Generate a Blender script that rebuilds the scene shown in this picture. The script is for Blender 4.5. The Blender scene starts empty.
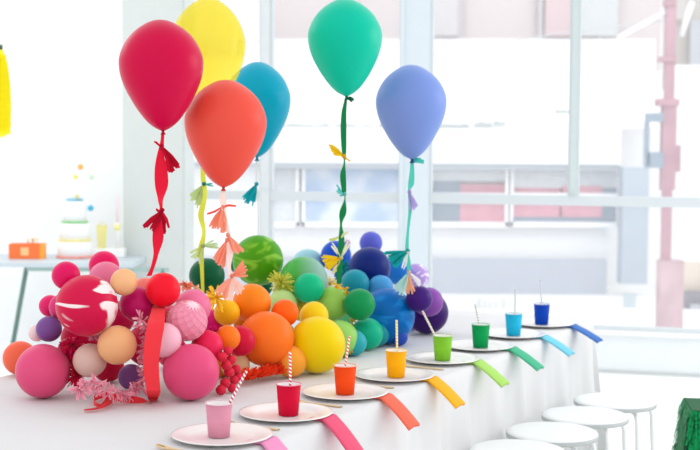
import bpy, bmesh, math, random
from mathutils import Vector, Matrix, noise
random.seed(7)
SC = bpy.context.scene
COL = SC.collection
PI = math.pi

# ------------------------------------------------------------------ camera
FPX = 1260.0
PITCH = math.atan(76 / FPX)
ROLL = math.radians(0.35)
CAM = Vector((0, 0, 1.58))
FW = Vector((0, math.cos(PITCH), -math.sin(PITCH)))
_up = Vector((0, math.sin(PITCH), math.cos(PITCH)))
_rt = Vector((1, 0, 0))
RT = _rt * math.cos(ROLL) + _up * math.sin(ROLL)
UP = _up * math.cos(ROLL) - _rt * math.sin(ROLL)
cd = bpy.data.cameras.new('camera')
cam = bpy.data.objects.new('camera', cd)
COL.objects.link(cam)
m = Matrix((RT, UP, -FW)).transposed().to_4x4()
m.translation = CAM
cam.matrix_world = m
cd.sensor_width = 36
cd.lens = FPX * 36 / 700
cd.clip_end = 200
cd.dof.use_dof = True
cd.dof.focus_distance = 4.15
cd.dof.aperture_fstop = 3.6
SC.camera = cam
SC.view_settings.view_transform = 'Standard'
SC.view_settings.look = 'None'
SC.view_settings.exposure = 0


def ray(px, py):
    return FW + RT * ((px - 350) / FPX) - UP * ((py - 225) / FPX)


def at(px, py, D):
    return CAM + ray(px, py) * D


def onz(px, py, z):
    d = ray(px, py)
    return CAM + d * ((z - CAM.z) / d.z)


# ------------------------------------------------------------------ table frame
TZ = 0.742                                   # cloth surface height
O = Vector((0.2718, 4.7669, 0))
UA = Vector((0.47545, 0.87974, 0))             # along the table, away from the camera
UPP = Vector((-0.87974, 0.47545, 0))           # across the table, away from the stools


def tp(a, p, z=TZ):
    v = O + UA * a + UPP * p
    return Vector((v.x, v.y, z))


def perp_depth(px, py, p):
    d = ray(px, py)
    return (p - (CAM - O).dot(UPP)) / d.dot(UPP)


# window wall frame
W0 = Vector((1.825, 8.907, 0))
WD = Vector((0.966, -0.257, 0)).normalized()
WN = Vector((WD.y, -WD.x, 0))                # towards the camera


def wall_sz(px, py, off=0.0):
    d = ray(px, py)
    t = (W0 + WN * off - CAM).dot(WN) / d.dot(WN)
    p = CAM + d * t
    return (p - W0).dot(WD), p.z


def wp(s, z, off=0.0):
    v = W0 + WD * s + WN * off
    return Vector((v.x, v.y, z))


# ------------------------------------------------------------------ materials
def lin(h):
    if isinstance(h, str):
        h = h.lstrip('#')
        c = [int(h[i:i + 2], 16) / 255 for i in (0, 2, 4)]
    else:
        c = h
    return tuple((x / 12.92 if x <= 0.04045 else ((x + 0.055) / 1.055) ** 2.4) for x in c) + (1.0,)


_mats = {}


def newmat(name):
    mt = bpy.data.materials.new(name)
    mt.use_nodes = True
    nt = mt.node_tree
    b = nt.nodes['Principled BSDF']
    return mt, nt, b, nt.nodes['Material Output']


def plain(h, rough=0.6, name=None, metal=0.0, bump=0.0, bscale=60.0, var=0.03, spec=0.5):
    """Surface with a little procedural variation of tone and optional bump."""
    key = ('plain', h, rough, metal, bump, bscale, var, spec)
    if key in _mats:
        return _mats[key]
    mt, nt, b, out = newmat(name or 'surface')
    c = lin(h)
    tc = nt.nodes.new('ShaderNodeTexCoord')
    nz = nt.nodes.new('ShaderNodeTexNoise')
    nz.inputs['Scale'].default_value = bscale * 0.2
    nz.inputs['Detail'].default_value = 3
    nt.links.new(tc.outputs['Object'], nz.inputs['Vector'])
    rp = nt.nodes.new('ShaderNodeValToRGB')
    rp.color_ramp.elements[0].position = 0.3
    rp.color_ramp.elements[1].position = 0.7
    rp.color_ramp.elements[0].color = tuple(max(0, x * (1 - var)) for x in c[:3]) + (1,)
    rp.color_ramp.elements[1].color = tuple(min(1, x * (1 + var)) for x in c[:3]) + (1,)
    nt.links.new(nz.outputs['Fac'], rp.inputs['Fac'])
    nt.links.new(rp.outputs['Color'], b.inputs['Base Color'])
    b.inputs['Roughness'].default_value = rough
    b.inputs['Metallic'].default_value = metal
    b.inputs['Specular IOR Level'].default_value = spec
    if bump:
        n2 = nt.nodes.new('ShaderNodeTexNoise')
        n2.inputs['Scale'].default_value = bscale
        nt.links.new(tc.outputs['Object'], n2.inputs['Vector'])
        bp = nt.nodes.new('ShaderNodeBump')
        bp.inputs['Strength'].default_value = bump
        bp.inputs['Distance'].default_value = 0.01
        nt.links.new(n2.outputs['Fac'], bp.inputs['Height'])
        nt.links.new(bp.outputs['Normal'], b.inputs['Normal'])
    _mats[key] = mt
    return mt


def latex(h, h2=None, swirl=None, rough=0.36, transl=0.05, clear=0.0, scale=5.0, spec=0.13):
    """Balloon latex: soft gloss plus a share of light passing through the skin."""
    key = ('latex', h, h2, swirl, rough, transl, clear, scale, spec)
    if key in _mats:
        return _mats[key]
    mt, nt, b, out = newmat('balloon_latex')
    c = lin(h)
    b.inputs['Base Color'].default_value = c
    b.inputs['Roughness'].default_value = rough
    b.inputs['Specular IOR Level'].default_value = spec
    b.inputs['Sheen Weight'].default_value = 0.09
    b.inputs['Sheen Roughness'].default_value = 0.35
    tr = nt.nodes.new('ShaderNodeBsdfTranslucent')
    tr.inputs['Color'].default_value = c
    if h2:
        tc = nt.nodes.new('ShaderNodeTexCoord')
        mp = nt.nodes.new('ShaderNodeMapping')
        nt.links.new(tc.outputs['Object'], mp.inputs['Vector'])
        rp = nt.nodes.new('ShaderNodeValToRGB')
        if swirl == 'fade':
            gr = nt.nodes.new('ShaderNodeSeparateXYZ')
            nt.links.new(tc.outputs['Generated'], gr.inputs['Vector'])
            nt.links.new(gr.outputs['X'], rp.inputs['Fac'])
            rp.color_ramp.elements[0].position = 0.35
            rp.color_ramp.elements[1].position = 0.8
        else:
            wv = nt.nodes.new('ShaderNodeTexNoise')
            wv.inputs['Scale'].default_value = scale
            wv.inputs['Detail'].default_value = 1.0
            wv.inputs['Distortion'].default_value = 2.6
            mp.inputs['Scale'].default_value = (1.0, 1.0, 2.2)
            mp.inputs['Rotation'].default_value = (0.5, 0.7, 0.2)
            nt.links.new(mp.outputs['Vector'], wv.inputs['Vector'])
            nt.links.new(wv.outputs['Fac'], rp.inputs['Fac'])
            lo = 0.55 if swirl == 'bold' else 0.5
            rp.color_ramp.elements[0].position = lo
            rp.color_ramp.elements[1].position = lo + (0.05 if swirl == 'bold' else 0.14)
        rp.color_ramp.elements[0].color = c
        rp.color_ramp.elements[1].color = lin(h2)
        nt.links.new(rp.outputs['Color'], b.inputs['Base Color'])
        nt.links.new(rp.outputs['Color'], tr.inputs['Color'])
    mx = nt.nodes.new('ShaderNodeMixShader')
    mx.inputs['Fac'].default_value = transl
    nt.links.new(b.outputs[0], mx.inputs[1])
    nt.links.new(tr.outputs[0], mx.inputs[2])
    last = mx
    if clear:
        tp_ = nt.nodes.new('ShaderNodeBsdfTransparent')
        tp_.inputs['Color'].default_value = (1.0, 0.95, 0.38, 1)
        m2 = nt.nodes.new('ShaderNodeMixShader')
        m2.inputs['Fac'].default_value = clear
        nt.links.new(mx.outputs[0], m2.inputs[1])
        nt.links.new(tp_.outputs[0], m2.inputs[2])
        last = m2
    nt.links.new(last.outputs[0], out.inputs['Surface'])
    _mats[key] = mt
    return mt


def tissue(h, transl=0.18, rough=0.8):
    return latex(h, rough=rough, transl=transl)


def glass_mat():
    mt, nt, b, out = newmat('veiled_glass')  # white veil mixed into the clear pane imitates flare and reflection haze
    tr = nt.nodes.new('ShaderNodeBsdfTransparent')
    tr.inputs['Color'].default_value = (0.98, 0.99, 1.0, 1)
    tl = nt.nodes.new('ShaderNodeBsdfTranslucent')
    tl.inputs['Color'].default_value = (0.97, 0.98, 1.0, 1)
    gl = nt.nodes.new('ShaderNodeBsdfGlossy')
    gl.inputs['Roughness'].default_value = 0.05
    df = nt.nodes.new('ShaderNodeBsdfDiffuse')
    df.inputs['Color'].default_value = (0.97, 0.98, 1, 1)
    d2 = nt.nodes.new('ShaderNodeMixShader')
    d2.inputs['Fac'].default_value = 0.5
    nt.links.new(tl.outputs[0], d2.inputs[1])
    nt.links.new(df.outputs[0], d2.inputs[2])
    m1 = nt.nodes.new('ShaderNodeMixShader')
    m1.inputs['Fac'].default_value = 0.16
    nt.links.new(tr.outputs[0], m1.inputs[1])
    nt.links.new(d2.outputs[0], m1.inputs[2])
    m2 = nt.nodes.new('ShaderNodeMixShader')
    m2.inputs['Fac'].default_value = 0.03
    nt.links.new(m1.outputs[0], m2.inputs[1])
    nt.links.new(gl.outputs[0], m2.inputs[2])
    nt.links.new(m2.outputs[0], out.inputs['Surface'])
    return mt


def stripe_mat(h1, h2, freq=85.0):
    """Spiral stripe for paper straws (object Z is the straw axis)."""
    key = ('stripe', h1, h2)
    if key in _mats:
        return _mats[key]
    mt, nt, b, out = newmat('striped_paper')
    tc = nt.nodes.new('ShaderNodeTexCoord')
    sp = nt.nodes.new('ShaderNodeSeparateXYZ')
    nt.links.new(tc.outputs['Object'], sp.inputs[0])
    an = nt.nodes.new('ShaderNodeMath'); an.operation = 'ARCTAN2'
    nt.links.new(sp.outputs['Y'], an.inputs[0]); nt.links.new(sp.outputs['X'], an.inputs[1])
    dv = nt.nodes.new('ShaderNodeMath'); dv.operation = 'DIVIDE'
    nt.links.new(an.outputs[0], dv.inputs[0]); dv.inputs[1].default_value = 2 * PI
    ml = nt.nodes.new('ShaderNodeMath'); ml.operation = 'MULTIPLY_ADD'
    nt.links.new(sp.outputs['Z'], ml.inputs[0]); ml.inputs[1].default_value = freq
    nt.links.new(dv.outputs[0], ml.inputs[2])
    fr = nt.nodes.new('ShaderNodeMath'); fr.operation = 'FRACT'
    nt.links.new(ml.outputs[0], fr.inputs[0])
    gt = nt.nodes.new('ShaderNodeMath'); gt.operation = 'GREATER_THAN'
    nt.links.new(fr.outputs[0], gt.inputs[0]); gt.inputs[1].default_value = 0.5
    mx = nt.nodes.new('ShaderNodeMix'); mx.data_type = 'RGBA'
    nt.links.new(gt.outputs[0], mx.inputs['Factor'])
    mx.inputs['A'].default_value = lin(h1); mx.inputs['B'].default_value = lin(h2)
    nt.links.new(mx.outputs['Result'], b.inputs['Base Color'])
    b.inputs['Roughness'].default_value = 0.6
    _mats[key] = mt
    return mt


# ------------------------------------------------------------------ object helpers
def link(name, bm, mat, parent=None, smooth=True, loc=None):
    me = bpy.data.meshes.new(name)
    bmesh.ops.recalc_face_normals(bm, faces=bm.faces)
    bm.to_mesh(me)
    bm.free()
    if smooth:
        for p in me.polygons:
            p.use_smooth = True
    o = bpy.data.objects.new(name, me)
    COL.objects.link(o)
    for mm in (mat if isinstance(mat, (list, tuple)) else [mat]):
        me.materials.append(mm)
    if parent:
        o.parent = parent
    if loc is not None:
        o.location = loc
    return o


def tag(o, label, cat, group=None, kind=None):
    o['label'] = label
    o['category'] = cat
    if group:
        o['group'] = group
    if kind:
        o['kind'] = kind
    return o


def empty(name, loc=(0, 0, 0), rotz=0.0):
    o = bpy.data.objects.new(name, None)
    COL.objects.link(o)
    o.location = loc
    o.rotation_euler = (0, 0, rotz)
    o.empty_display_size = 0.05
    return o


def structure(o):
    o['kind'] = 'structure'
    return o


def add_box(bm, c, s, ax=None, mi=0):
    """box centred at c with full sizes s; ax = (x axis, y axis, z axis)."""
    ax = ax or (Vector((1, 0, 0)), Vector((0, 1, 0)), Vector((0, 0, 1)))
    c = Vector(c)
    vs = []
    for k in (-1, 1):
        for j in (-1, 1):
            for i in (-1, 1):
                vs.append(bm.verts.new(c + ax[0] * i * s[0] / 2 + ax[1] * j * s[1] / 2 + ax[2] * k * s[2] / 2))
    for f in ((0, 1, 3, 2), (4, 6, 7, 5), (0, 4, 5, 1), (2, 3, 7, 6), (0, 2, 6, 4), (1, 5, 7, 3)):
        bm.faces.new([vs[i] for i in f]).material_index = mi
    return vs


def add_tube(bm, pts, r, n=10, cap=True):
    pts = [Vector(p) for p in pts]
    rs = r if isinstance(r, (list, tuple)) else [r] * len(pts)
    rings = []
    prev = None
    for i, p in enumerate(pts):
        d = (pts[min(i + 1, len(pts) - 1)] - pts[max(i - 1, 0)]).normalized()
        if prev is None:
            a = d.orthogonal().normalized()
        else:
            a = (prev - d * prev.dot(d)).normalized()
        prev = a
        b = d.cross(a)
        rings.append([bm.verts.new(p + (a * math.cos(2 * PI * k / n) + b * math.sin(2 * PI * k / n)) * rs[i]) for k in range(n)])
    for q in range(len(rings) - 1):
        for k in range(n):
            bm.faces.new((rings[q][k], rings[q][(k + 1) % n], rings[q + 1][(k + 1) % n], rings[q + 1][k]))
    if cap:
        bm.faces.new(rings[0][::-1])
        bm.faces.new(rings[-1])


def add_lathe(bm, prof, n=32, c=(0, 0, 0), M=None, closed=False):
    """prof = [(r, z)] revolved about z."""
    c = Vector(c)
    rings = []
    for r, z in prof:
        if r < 1e-6:
            v = Vector((0, 0, z))
            rings.append([bm.verts.new((M @ v if M else v) + c)])
        else:
            ring = []
            for k in range(n):
                v = Vector((r * math.cos(2 * PI * k / n), r * math.sin(2 * PI * k / n), z))
                ring.append(bm.verts.new((M @ v if M else v) + c))
            rings.append(ring)
    seq = list(range(len(rings))) + ([0] if closed else [])
    for i, j in zip(seq, seq[1:]):
        A, B = rings[i], rings[j]
        for k in range(n):
            k2 = (k + 1) % n
            if len(A) == 1 and len(B) == 1:
                continue
            if len(A) == 1:
                bm.faces.new((A[0], B[k], B[k2]))
            elif len(B) == 1:
                bm.faces.new((A[k], B[0], A[k2]))
            else:
                bm.faces.new((A[k], B[k], B[k2], A[k2]))


def add_strip(bm, pts, widths, normals, thick=0.0):
    """ribbon through pts, width along given side vectors; doubled when thick."""
    rows = []
    for p, w, s in zip(pts, widths, normals):
        rows.append((bm.verts.new(p - s * w / 2), bm.verts.new(p + s * w / 2)))
    for a, b in zip(rows, rows[1:]):
        bm.faces.new((a[0], a[1], b[1], b[0]))


def spline(pts, n):
    """Catmull-Rom through tuples of numbers."""
    out = []
    P = [pts[0]] + list(pts) + [pts[-1]]
    for i in range(1, len(P) - 2):
        for k in range(n):
            t = k / n
            row = []
            for a, b, c, d in zip(P[i - 1], P[i], P[i + 1], P[i + 2]):
                row.append(0.5 * (2 * b + (c - a) * t + (2 * a - 5 * b + 4 * c - d) * t * t + (3 * b - a - 3 * c + d) * t ** 3))
            out.append(tuple(row))
    out.append(tuple(pts[-1]))
    return out


# ------------------------------------------------------------------ lights and sky
w = bpy.data.worlds.new('world')
SC.world = w
w.use_nodes = True
wn = w.node_tree
bg = wn.nodes['Background']
bg.inputs['Color'].default_value = (0.97, 0.985, 1.0, 1)
bg.inputs['Strength'].default_value = 1.2


def area(name, loc, target, size, power, color=(1, 1, 1)):
    l = bpy.data.lights.new(name, 'AREA')
    l.shape = 'RECTANGLE'
    l.size, l.size_y = size
    l.energy = power
    l.color = color
    o = bpy.data.objects.new(name, l)
    COL.objects.link(o)
    o.location = loc
    o.rotation_euler = (Vector(target) - Vector(loc)).to_track_quat('-Z', 'Y').to_euler()
    return o


area('daylight_right', (5.4, 6.2, 2.7), (0.2, 4.9, 0.9), (3.5, 2.6), 95, (1, 0.99, 0.97))
area('left_wall_fill', (-4.0, 8.2, 3.8), (-2.2, 8.5, 0.6), (3.0, 2.0), 25)  # added fill lamp, brightens the white wall at left
area('facade_fill', (3.0, 14.5, 12.5), (3.0, 25, 1.5), (28, 8), 1300)  # added lamp out of view, lifts the far facade towards white

# ------------------------------------------------------------------ room shell
white_wall = plain('#F4F6F7', 0.7, 'white_wall_paint', bump=0.05, bscale=30, var=0.01)
frame_paint = plain('#CDD4D7', 0.5, 'window_frame_paint', var=0.01)
floor_m = plain('#F7F8F7', 0.45, 'white_floor_paint', var=0.012, bscale=8)

bm = bmesh.new()
fl = [wp(-8.5, 0), wp(4.2, 0), Vector((6, -1.5, 0)), Vector((-6.5, -1.5, 0))]
vs = [bm.verts.new(v) for v in fl]
bot = [bm.verts.new(v - Vector((0, 0, 0.1))) for v in fl]
bm.faces.new(vs)
bm.faces.new(bot[::-1])
for i in range(4):
    bm.faces.new((vs[i], vs[(i + 1) % 4], bot[(i + 1) % 4], bot[i]))
structure(link('floor', bm, floor_m, smooth=False))

AXW = (WD, WN, Vector((0, 0, 1)))


def wall_box(bm, s0, s1, z0, z1, thick, off=0.0):
    add_box(bm, wp((s0 + s1) / 2, (z0 + z1) / 2, off), (s1 - s0, thick, z1 - z0), AXW)


TOPZ = 3.2
s_pl, _ = wall_sz(122.5, 150)
s_pr, _ = wall_sz(184, 150)
s_m1a, _ = wall_sz(263, 150)
s_m1b, _ = wall_sz(271, 150)
s_p2a, _ = wall_sz(403.5, 150)
s_p2b, _ = wall_sz(430, 150)
s_m2a, _ = wall_sz(571, 150)
s_m2b, _ = wall_sz(577, 150)
S_END = 4.0
_, z_sill = wall_sz(640, 331)
_, z_t0 = wall_sz(600, 206)
_, z_t1 = wall_sz(600, 196)
# low wall under the windows, its ledge and the base line
bm = bmesh.new()
wall_box(bm, s_pl, S_END, 0.0, z_sill - 0.03, 0.14, -0.07)
structure(link('wall_back', bm, plain('#E6EAED', 0.7, 'white_wall_paint', bump=0.05, bscale=30, var=0.01), smooth=False))
bm = bmesh.new()
wall_box(bm, s_pr, S_END, z_sill - 0.03, z_sill, 0.2, -0.06)
structure(link('trim_1', bm, plain('#F3F4F5', 0.4, 'sill_paint', var=0.01), smooth=False))
bm = bmesh.new()
wall_box(bm, s_pr, S_END, 0.0, 0.022, 0.014, 0.0085)
structure(link('baseboard_back', bm, plain('#C6CACB', 0.6, 'baseboard_paint', var=0.02), smooth=False))
# solid wall left of the pillar
bm = bmesh.new()
wall_box(bm, -8.5, s_pl, 0.0, TOPZ, 0.14, -0.07)
structure(link('wall_left', bm, white_wall, smooth=False))
# pillar, square, standing in the wall line
bm = bmesh.new()
wall_box(bm, wall_sz(122.5, 150, 0.225)[0], wall_sz(184, 150, 0.225)[0], 0.0, TOPZ, 0.22, 0.115)
bmesh.ops.bevel(bm, geom=[e for e in bm.edges], offset=0.012, segments=2, affect='EDGES')
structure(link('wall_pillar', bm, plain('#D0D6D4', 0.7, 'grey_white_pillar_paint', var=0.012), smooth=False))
# second structural post between the windows
bm = bmesh.new()
wall_box(bm, s_p2a, s_p2b, z_sill, TOPZ, 0.12, 0.0)
wall_box(bm, s_p2a - 0.012, s_p2a + 0.012, z_sill, TOPZ, 0.15, 0.0)
structure(link('wall_post', bm, plain('#D3DDE4', 0.6, 'post_paint', var=0.01), smooth=False))

glass = glass_mat()
bays = [(s_pr, s_m1a, 1), (s_m1b, s_p2a - 0.012, 2), (s_p2b, s_m2a, 3), (s_m2b, S_END, 4)]
for s0, s1, n in bays:
    fr = bmesh.new()
    wall_box(fr, s0, s1, z_t0, z_t1, 0.07)                      # transom
    wall_box(fr, s0, s1, z_sill, z_sill + 0.03, 0.07)           # bottom rail
    wall_box(fr, s0, s0 + 0.018, z_t0 if n == 4 else z_sill, TOPZ, 0.06)
    wall_box(fr, s1 - 0.018, s1, z_t0 if n == 3 else z_sill, TOPZ, 0.06)
    wall_box(fr, s0, s1, TOPZ - 0.06, TOPZ, 0.07)
    if n == 3:
        wall_box(fr, s1, s_m2b, z_t0, z_t1, 0.07)
        wall_box(fr, s1, s_m2b, z_sill, z_sill + 0.03, 0.07)
    win = structure(link('window_%d' % n, fr, frame_paint, smooth=False))
    for za, zb, e0, e1 in ((z_sill + 0.03, z_t0, 0.0 if n == 4 else 0.018, 0.018 if n != 3 else -(s_m2b - s_m2a)), (z_t1, TOPZ - 0.06, 0.018, 0.018)):
        g = bmesh.new()
        q = [g.verts.new(wp(s, z)) for s, z in ((s0 + e0, za), (s1 - e1, za), (s1 - e1, zb), (s0 + e0, zb))]
        g.faces.new(q)
        link('pane', g, glass, win, smooth=False)
mull = plain('#C4D0D0', 0.5, 'mullion_paint', var=0.02)
for k, (a, b_) in enumerate(((s_m1a, s_m1b), (s_m2a, s_m2b))):
    bm = bmesh.new()
    wall_box(bm, a, b_, z_t1 if k else z_sill, TOPZ, 0.1, 0.0)
    wall_box(bm, a + 0.006, b_ - 0.006, z_t1 + 0.01, z_t1 + 0.02, 0.13, 0.0)
    structure(link('trim_%d' % (k + 2), bm, mull if k else plain('#D5DADD', 0.5, 'mullion_paint', var=0.02), smooth=False))

# ------------------------------------------------------------------ outside the windows
FY = 18.0


FS = 1.355


def fac(px, py, Y=FY):
    Y = Y * FS
    d = ray(px, py)
    return CAM + d * (Y / d.y)


def fac_box(bm, x0, y0, x1, y1, thick=0.1, Y=FY, mi=0):
    ym, xm = (max(y0, 0) + y1) / 2, (x0 + x1) / 2
    xa, xb, za, zb = fac(x0, ym, Y).x, fac(x1, ym, Y).x, fac(xm, y1, Y).z, fac(xm, y0, Y).z
    add_box(bm, ((xa + xb) / 2, Y * FS, (za + zb) / 2), (abs(xb - xa), thick, abs(zb - za)), None, mi)


GZ = -1.2
bm = bmesh.new()
add_box(bm, (2, 36, GZ - 0.1), (90, 50, 0.2))
structure(link('ground', bm, plain('#F3F3F2', 0.9, 'pale_forecourt', var=0.02, bscale=3), smooth=False))

bld = empty('building', (3.5, FY, GZ))
bld.location = (0, 0, 0)
tag(bld, 'white low building across the forecourt with wide windows', 'building')
bm = bmesh.new()
fac_box(bm, -150, 130, 607, 296, 0.3, FY + 0.35)
link('facade', bm, plain('#F7F8FA', 0.8, 'white_render', var=0.01), bld, False)
bm = bmesh.new()
fac_box(bm, 185, 258, 605, 294, 0.2, FY - 0.05)
link('plinth', bm, plain('#B4BAC6', 0.8, 'grey_lilac_plinth', var=0.03), bld, False)
bm = bmesh.new()
fac_box(bm, 185, 128, 618, 163, 0.5, FY)
link('fascia', bm, plain('#EFF2F5', 0.8, 'pale_fascia', var=0.01), bld, False)
bm = bmesh.new()
fac_box(bm, 185, 163, 618, 169, 0.3, FY)
link('lintel_shadow', bm, plain('#B9C0C8', 0.8, 'painted_shadow_grey', var=0.03), bld, False)  # shadow along the window heads put into the grey of this strip
# roof slope running back from the fascia
bm = bmesh.new()
ra, rb = fac(-150, 128, FY), fac(655, 128, FY)
rc, rd = fac(655, 39, 23.5), fac(-150, 39, 23.5)
bm.faces.new([bm.verts.new(v) for v in (ra, rb, rc, rd)])
link('roof', bm, plain('#F9FAFB', 0.85, 'white_roof_sheet', var=0.008), bld, False)
deb = plain('#B4B9B9', 0.9, 'grey_debris', var=0.1)
for x0, x1, yy in ((275, 330, 126), (335, 372, 127), (378, 402, 126), (432, 470, 126), (474, 492, 125), (494, 506, 124), (556, 570, 112)):
    bm = bmesh.new()
    top_, bot_ = [], []
    nd = 14
    for k in range(nd + 1):
        x = x0 + (x1 - x0) * k / nd
        hh = 1.2 + (3.2 * abs(noise.noise(Vector((x * 0.13, yy, 0.3)))) + random.uniform(0, 1.2)) * (0.2 if k in (0, nd) else 1)
        for dy in (0, 0.12):
            top_.append(bm.verts.new(fac(x, yy - hh, FY - 0.06) + Vector((0, dy, 0))))
            bot_.append(bm.verts.new(fac(x, yy + 1.4, FY - 0.06) + Vector((0, dy, 0))))
    for k in range(nd):
        a0, b0 = 2 * k, 2 * k + 2
        bm.faces.new((top_[a0], top_[b0], bot_[b0], bot_[a0]))
        bm.faces.new((top_[a0 + 1], bot_[a0 + 1], bot_[b0 + 1], top_[b0 + 1]))
        bm.faces.new((top_[a0], top_[a0 + 1], top_[b0 + 1], top_[b0]))
        bm.faces.new((bot_[a0], bot_[b0], bot_[b0 + 1], bot_[a0 + 1]))
    link('gutter_debris', bm, deb, bld, False)
# windows of the building
wf = plain('#F4F6F8', 0.6, 'white_window_bar', var=0.01)


def far_glass(h1, h2, sc=1.1):
    mt, nt, b, out = newmat('mottled_far_window')  # two pane tones mixed at random by noise
    tc = nt.nodes.new('ShaderNodeTexCoord')
    nz = nt.nodes.new('ShaderNodeTexNoise')
    nz.inputs['Scale'].default_value = sc
    nz.inputs['Detail'].default_value = 2
    nt.links.new(tc.outputs['Object'], nz.inputs['Vector'])
    rp = nt.nodes.new('ShaderNodeValToRGB')
    rp.color_ramp.elements[0].position = 0.42
    rp.color_ramp.elements[1].position = 0.58
    rp.color_ramp.elements[0].color = lin(h1)
    rp.color_ramp.elements[1].color = lin(h2)
    nt.links.new(nz.outputs['Fac'], rp.inputs['Fac'])
    nt.links.new(rp.outputs['Color'], b.inputs['Base Color'])
    b.inputs['Roughness'].default_value = 0.5
    return mt


fg_grey, fg_pink, fg_blue, fg_pale = (plain('#8E9AA8', 0.5, 'far_glass_grey', var=0.12, bscale=6), plain('#D29DAA', 0.5, 'far_red_panel', var=0.12, bscale=6),
                                      far_glass('#A9BFDC', '#D6DEEA'), plain('#D3D7DB', 0.5, 'far_glass_pale', var=0.05))
for (x0, x1, cells) in ((272, 296, [(272, 169, 296, 222, fg_pale)]),
                        (305, 400, [(305, 169, 400, 222, fg_blue)]),
                        (431, 505, [(431, 169, 505, 181, fg_pale), (431, 181, 460, 222, fg_grey), (460, 184, 505, 222, fg_pink)]),
                        (513, 617, [(513, 169, 617, 188, fg_pale), (513, 188, 560, 217, fg_pink), (513, 217, 617, 224, fg_grey), (562, 186, 602, 217, fg_pink), (602, 188, 617, 217, fg_grey)])):
    fb = bmesh.new()
    for (a0, a1, b0, b1) in ((x0 - 3, 169, x0, 226), (x1, 169, x1 + 3, 226), (x0 - 3, 222, x1 + 3, 227), (x0, 193, x1, 196)):
        fac_box(fb, a0, a1, b0, b1, 0.14, FY + 0.12)
    wnd = link('window', fb, wf, bld, False)
    for (a0, a1, b0, b1, mt) in cells:
        g = bmesh.new()
        fac_box(g, a0, a1, b0, b1, 0.02, FY + 0.17 - 0.004 * len(wnd.children))
        link('pane', g, mt, wnd, False)

# grey column and far white block to the right of it
bm = bmesh.new()
fac_box(bm, 620, 167, 646, 283, 0.4, FY - 0.2)
pt = tag(link('pier', bm, plain('#B0BCC8', 0.8, 'blue_grey_pier', var=0.03), None, False), 'blue-grey square pier at the right end of the far white building', 'pier')
bm = bmesh.new()
fac_box(bm, 600, 128, 700, 300, 0.3, FY + 1.2)
tag(link('wall_block', bm, plain('#F5F6F7', 0.8, 'white_block', var=0.01), None, False), 'plain white wall block behind the blue-grey pier', 'wall')
bm = bmesh.new()
fac_box(bm, 623, 294, 636, 308, 0.05, 16.4)
fac_box(bm, 627, 306, 632, 330, 0.05, 16.45)
tag(link('sign_board', bm, plain('#BCC8CF', 0.7, 'grey_board', var=0.03), None, False), 'small square grey board on the forecourt below the pier', 'sign')

# taller building further back
hb = empty('building')
tag(hb, 'pale pinkish panelled building behind the white roof', 'building')
bm = bmesh.new()
fac_box(bm, 255, -60, 660, 70, 0.3, 25)
link('facade', bm, plain('#DDD2D2', 0.85, 'pinkish_panels', var=0.02), hb, False)
for x in (356, 460, 540, 600):
    bm = bmesh.new()
    fac_box(bm, x - 2, -60, x + 2, 70, 0.1, 24.75)
    link('joint', bm, plain('#CAC6C8', 0.85, 'panel_joint', var=0.02), hb, False)
for x0, x1, h in ((545, 574, '#DAC2C5'), (578, 618, '#D2D6D8'), (432, 458, '#D6D1D3')):
    bm = bmesh.new()
    fac_box(bm, x0, -60, x1, 36, 0.1, 24.72)
    link('panel', bm, plain(h, 0.85, 'tinted_panel', var=0.03), hb, False)
rb_ = empty('building')
tag(rb_, 'beige and grey building at far right behind the red mast', 'building')
bm = bmesh.new()
fac_box(bm, 664, -60, 830, 90, 0.3, 26)
link('facade', bm, plain('#CBC5BF', 0.85, 'beige_grey_render', var=0.03), rb_, False)
for x0, y0, x1, y1, h in ((690, 20, 712, 66, '#C2C6CC'), (668, 74, 690, 104, '#C7D0D3'), (668, -10, 686, 20, '#CFCBC8')):
    bm = bmesh.new()
    fac_box(bm, x0, y0, x1, y1, 0.1, 25.7)
    link('window', bm, plain(h, 0.6, 'grey_window', var=0.03), rb_, False)
bm = bmesh.new()
fac_box(bm, 664, 66, 830, 262, 0.3, 20)
link('annex', bm, plain('#F4F4F4', 0.85, 'white_annex', var=0.02), rb_, False)
sh = empty('shed')
tag(sh, 'low beige shed with dark doorway at right edge beyond the glass', 'shed')
bm = bmesh.new()
fac_box(bm, 676, 262, 780, 334, 0.3, 16.6)
link('shed_wall', bm, plain('#D9CDBF', 0.85, 'beige_shed', var=0.04), sh, False)
bm = bmesh.new()
fac_box(bm, 683, 291, 740, 334, 0.1, 16.38)
link('doorway', bm, plain('#8C8791', 0.8, 'dark_doorway', var=0.05), sh, False)
bm = bmesh.new()
fac_box(bm, 690, 304, 720, 334, 0.06, 16.3)
link('shutter', bm, plain('#B9BAC2', 0.8, 'grey_shutter', var=0.05), sh, False)

# red mast with fittings
mast = empty('mast')
tag(mast, 'tall red mast with pale bars standing outside at right', 'mast')
red_m = plain('#B68C98', 0.7, 'weathered_red', var=0.12, bscale=14)
MY = 14.4
bm = bmesh.new()
fac_box(bm, 663, -60, 672, 330, 0.14, MY)
fac_box(bm, 661, 105, 675, 190, 0.16, MY)
fac_box(bm, 659, 57, 675, 62, 0.2, MY)
fac_box(bm, 656, 99, 678, 106, 0.22, MY)
fac_box(bm, 675, 145, 680, 172, 0.1, MY)
fac_box(bm, 664, 0, 674, 6, 0.18, MY)
link('post', bm, red_m, mast, False)
bm = bmesh.new()
fac_box(bm, 658, 260, 681, 333, 0.3, MY)
link('base', bm, plain('#C3A6AC', 0.8, 'faded_red_base', var=0.15, bscale=14), mast, False)
bm = bmesh.new()
fac_box(bm, 646, 113, 662, 122, 0.2, MY - 0.02)
fac_box(bm, 645, 122, 648, 165, 0.2, MY - 0.02)
fac_box(bm, 646, 152, 662, 168, 0.2, MY - 0.02)
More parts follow.
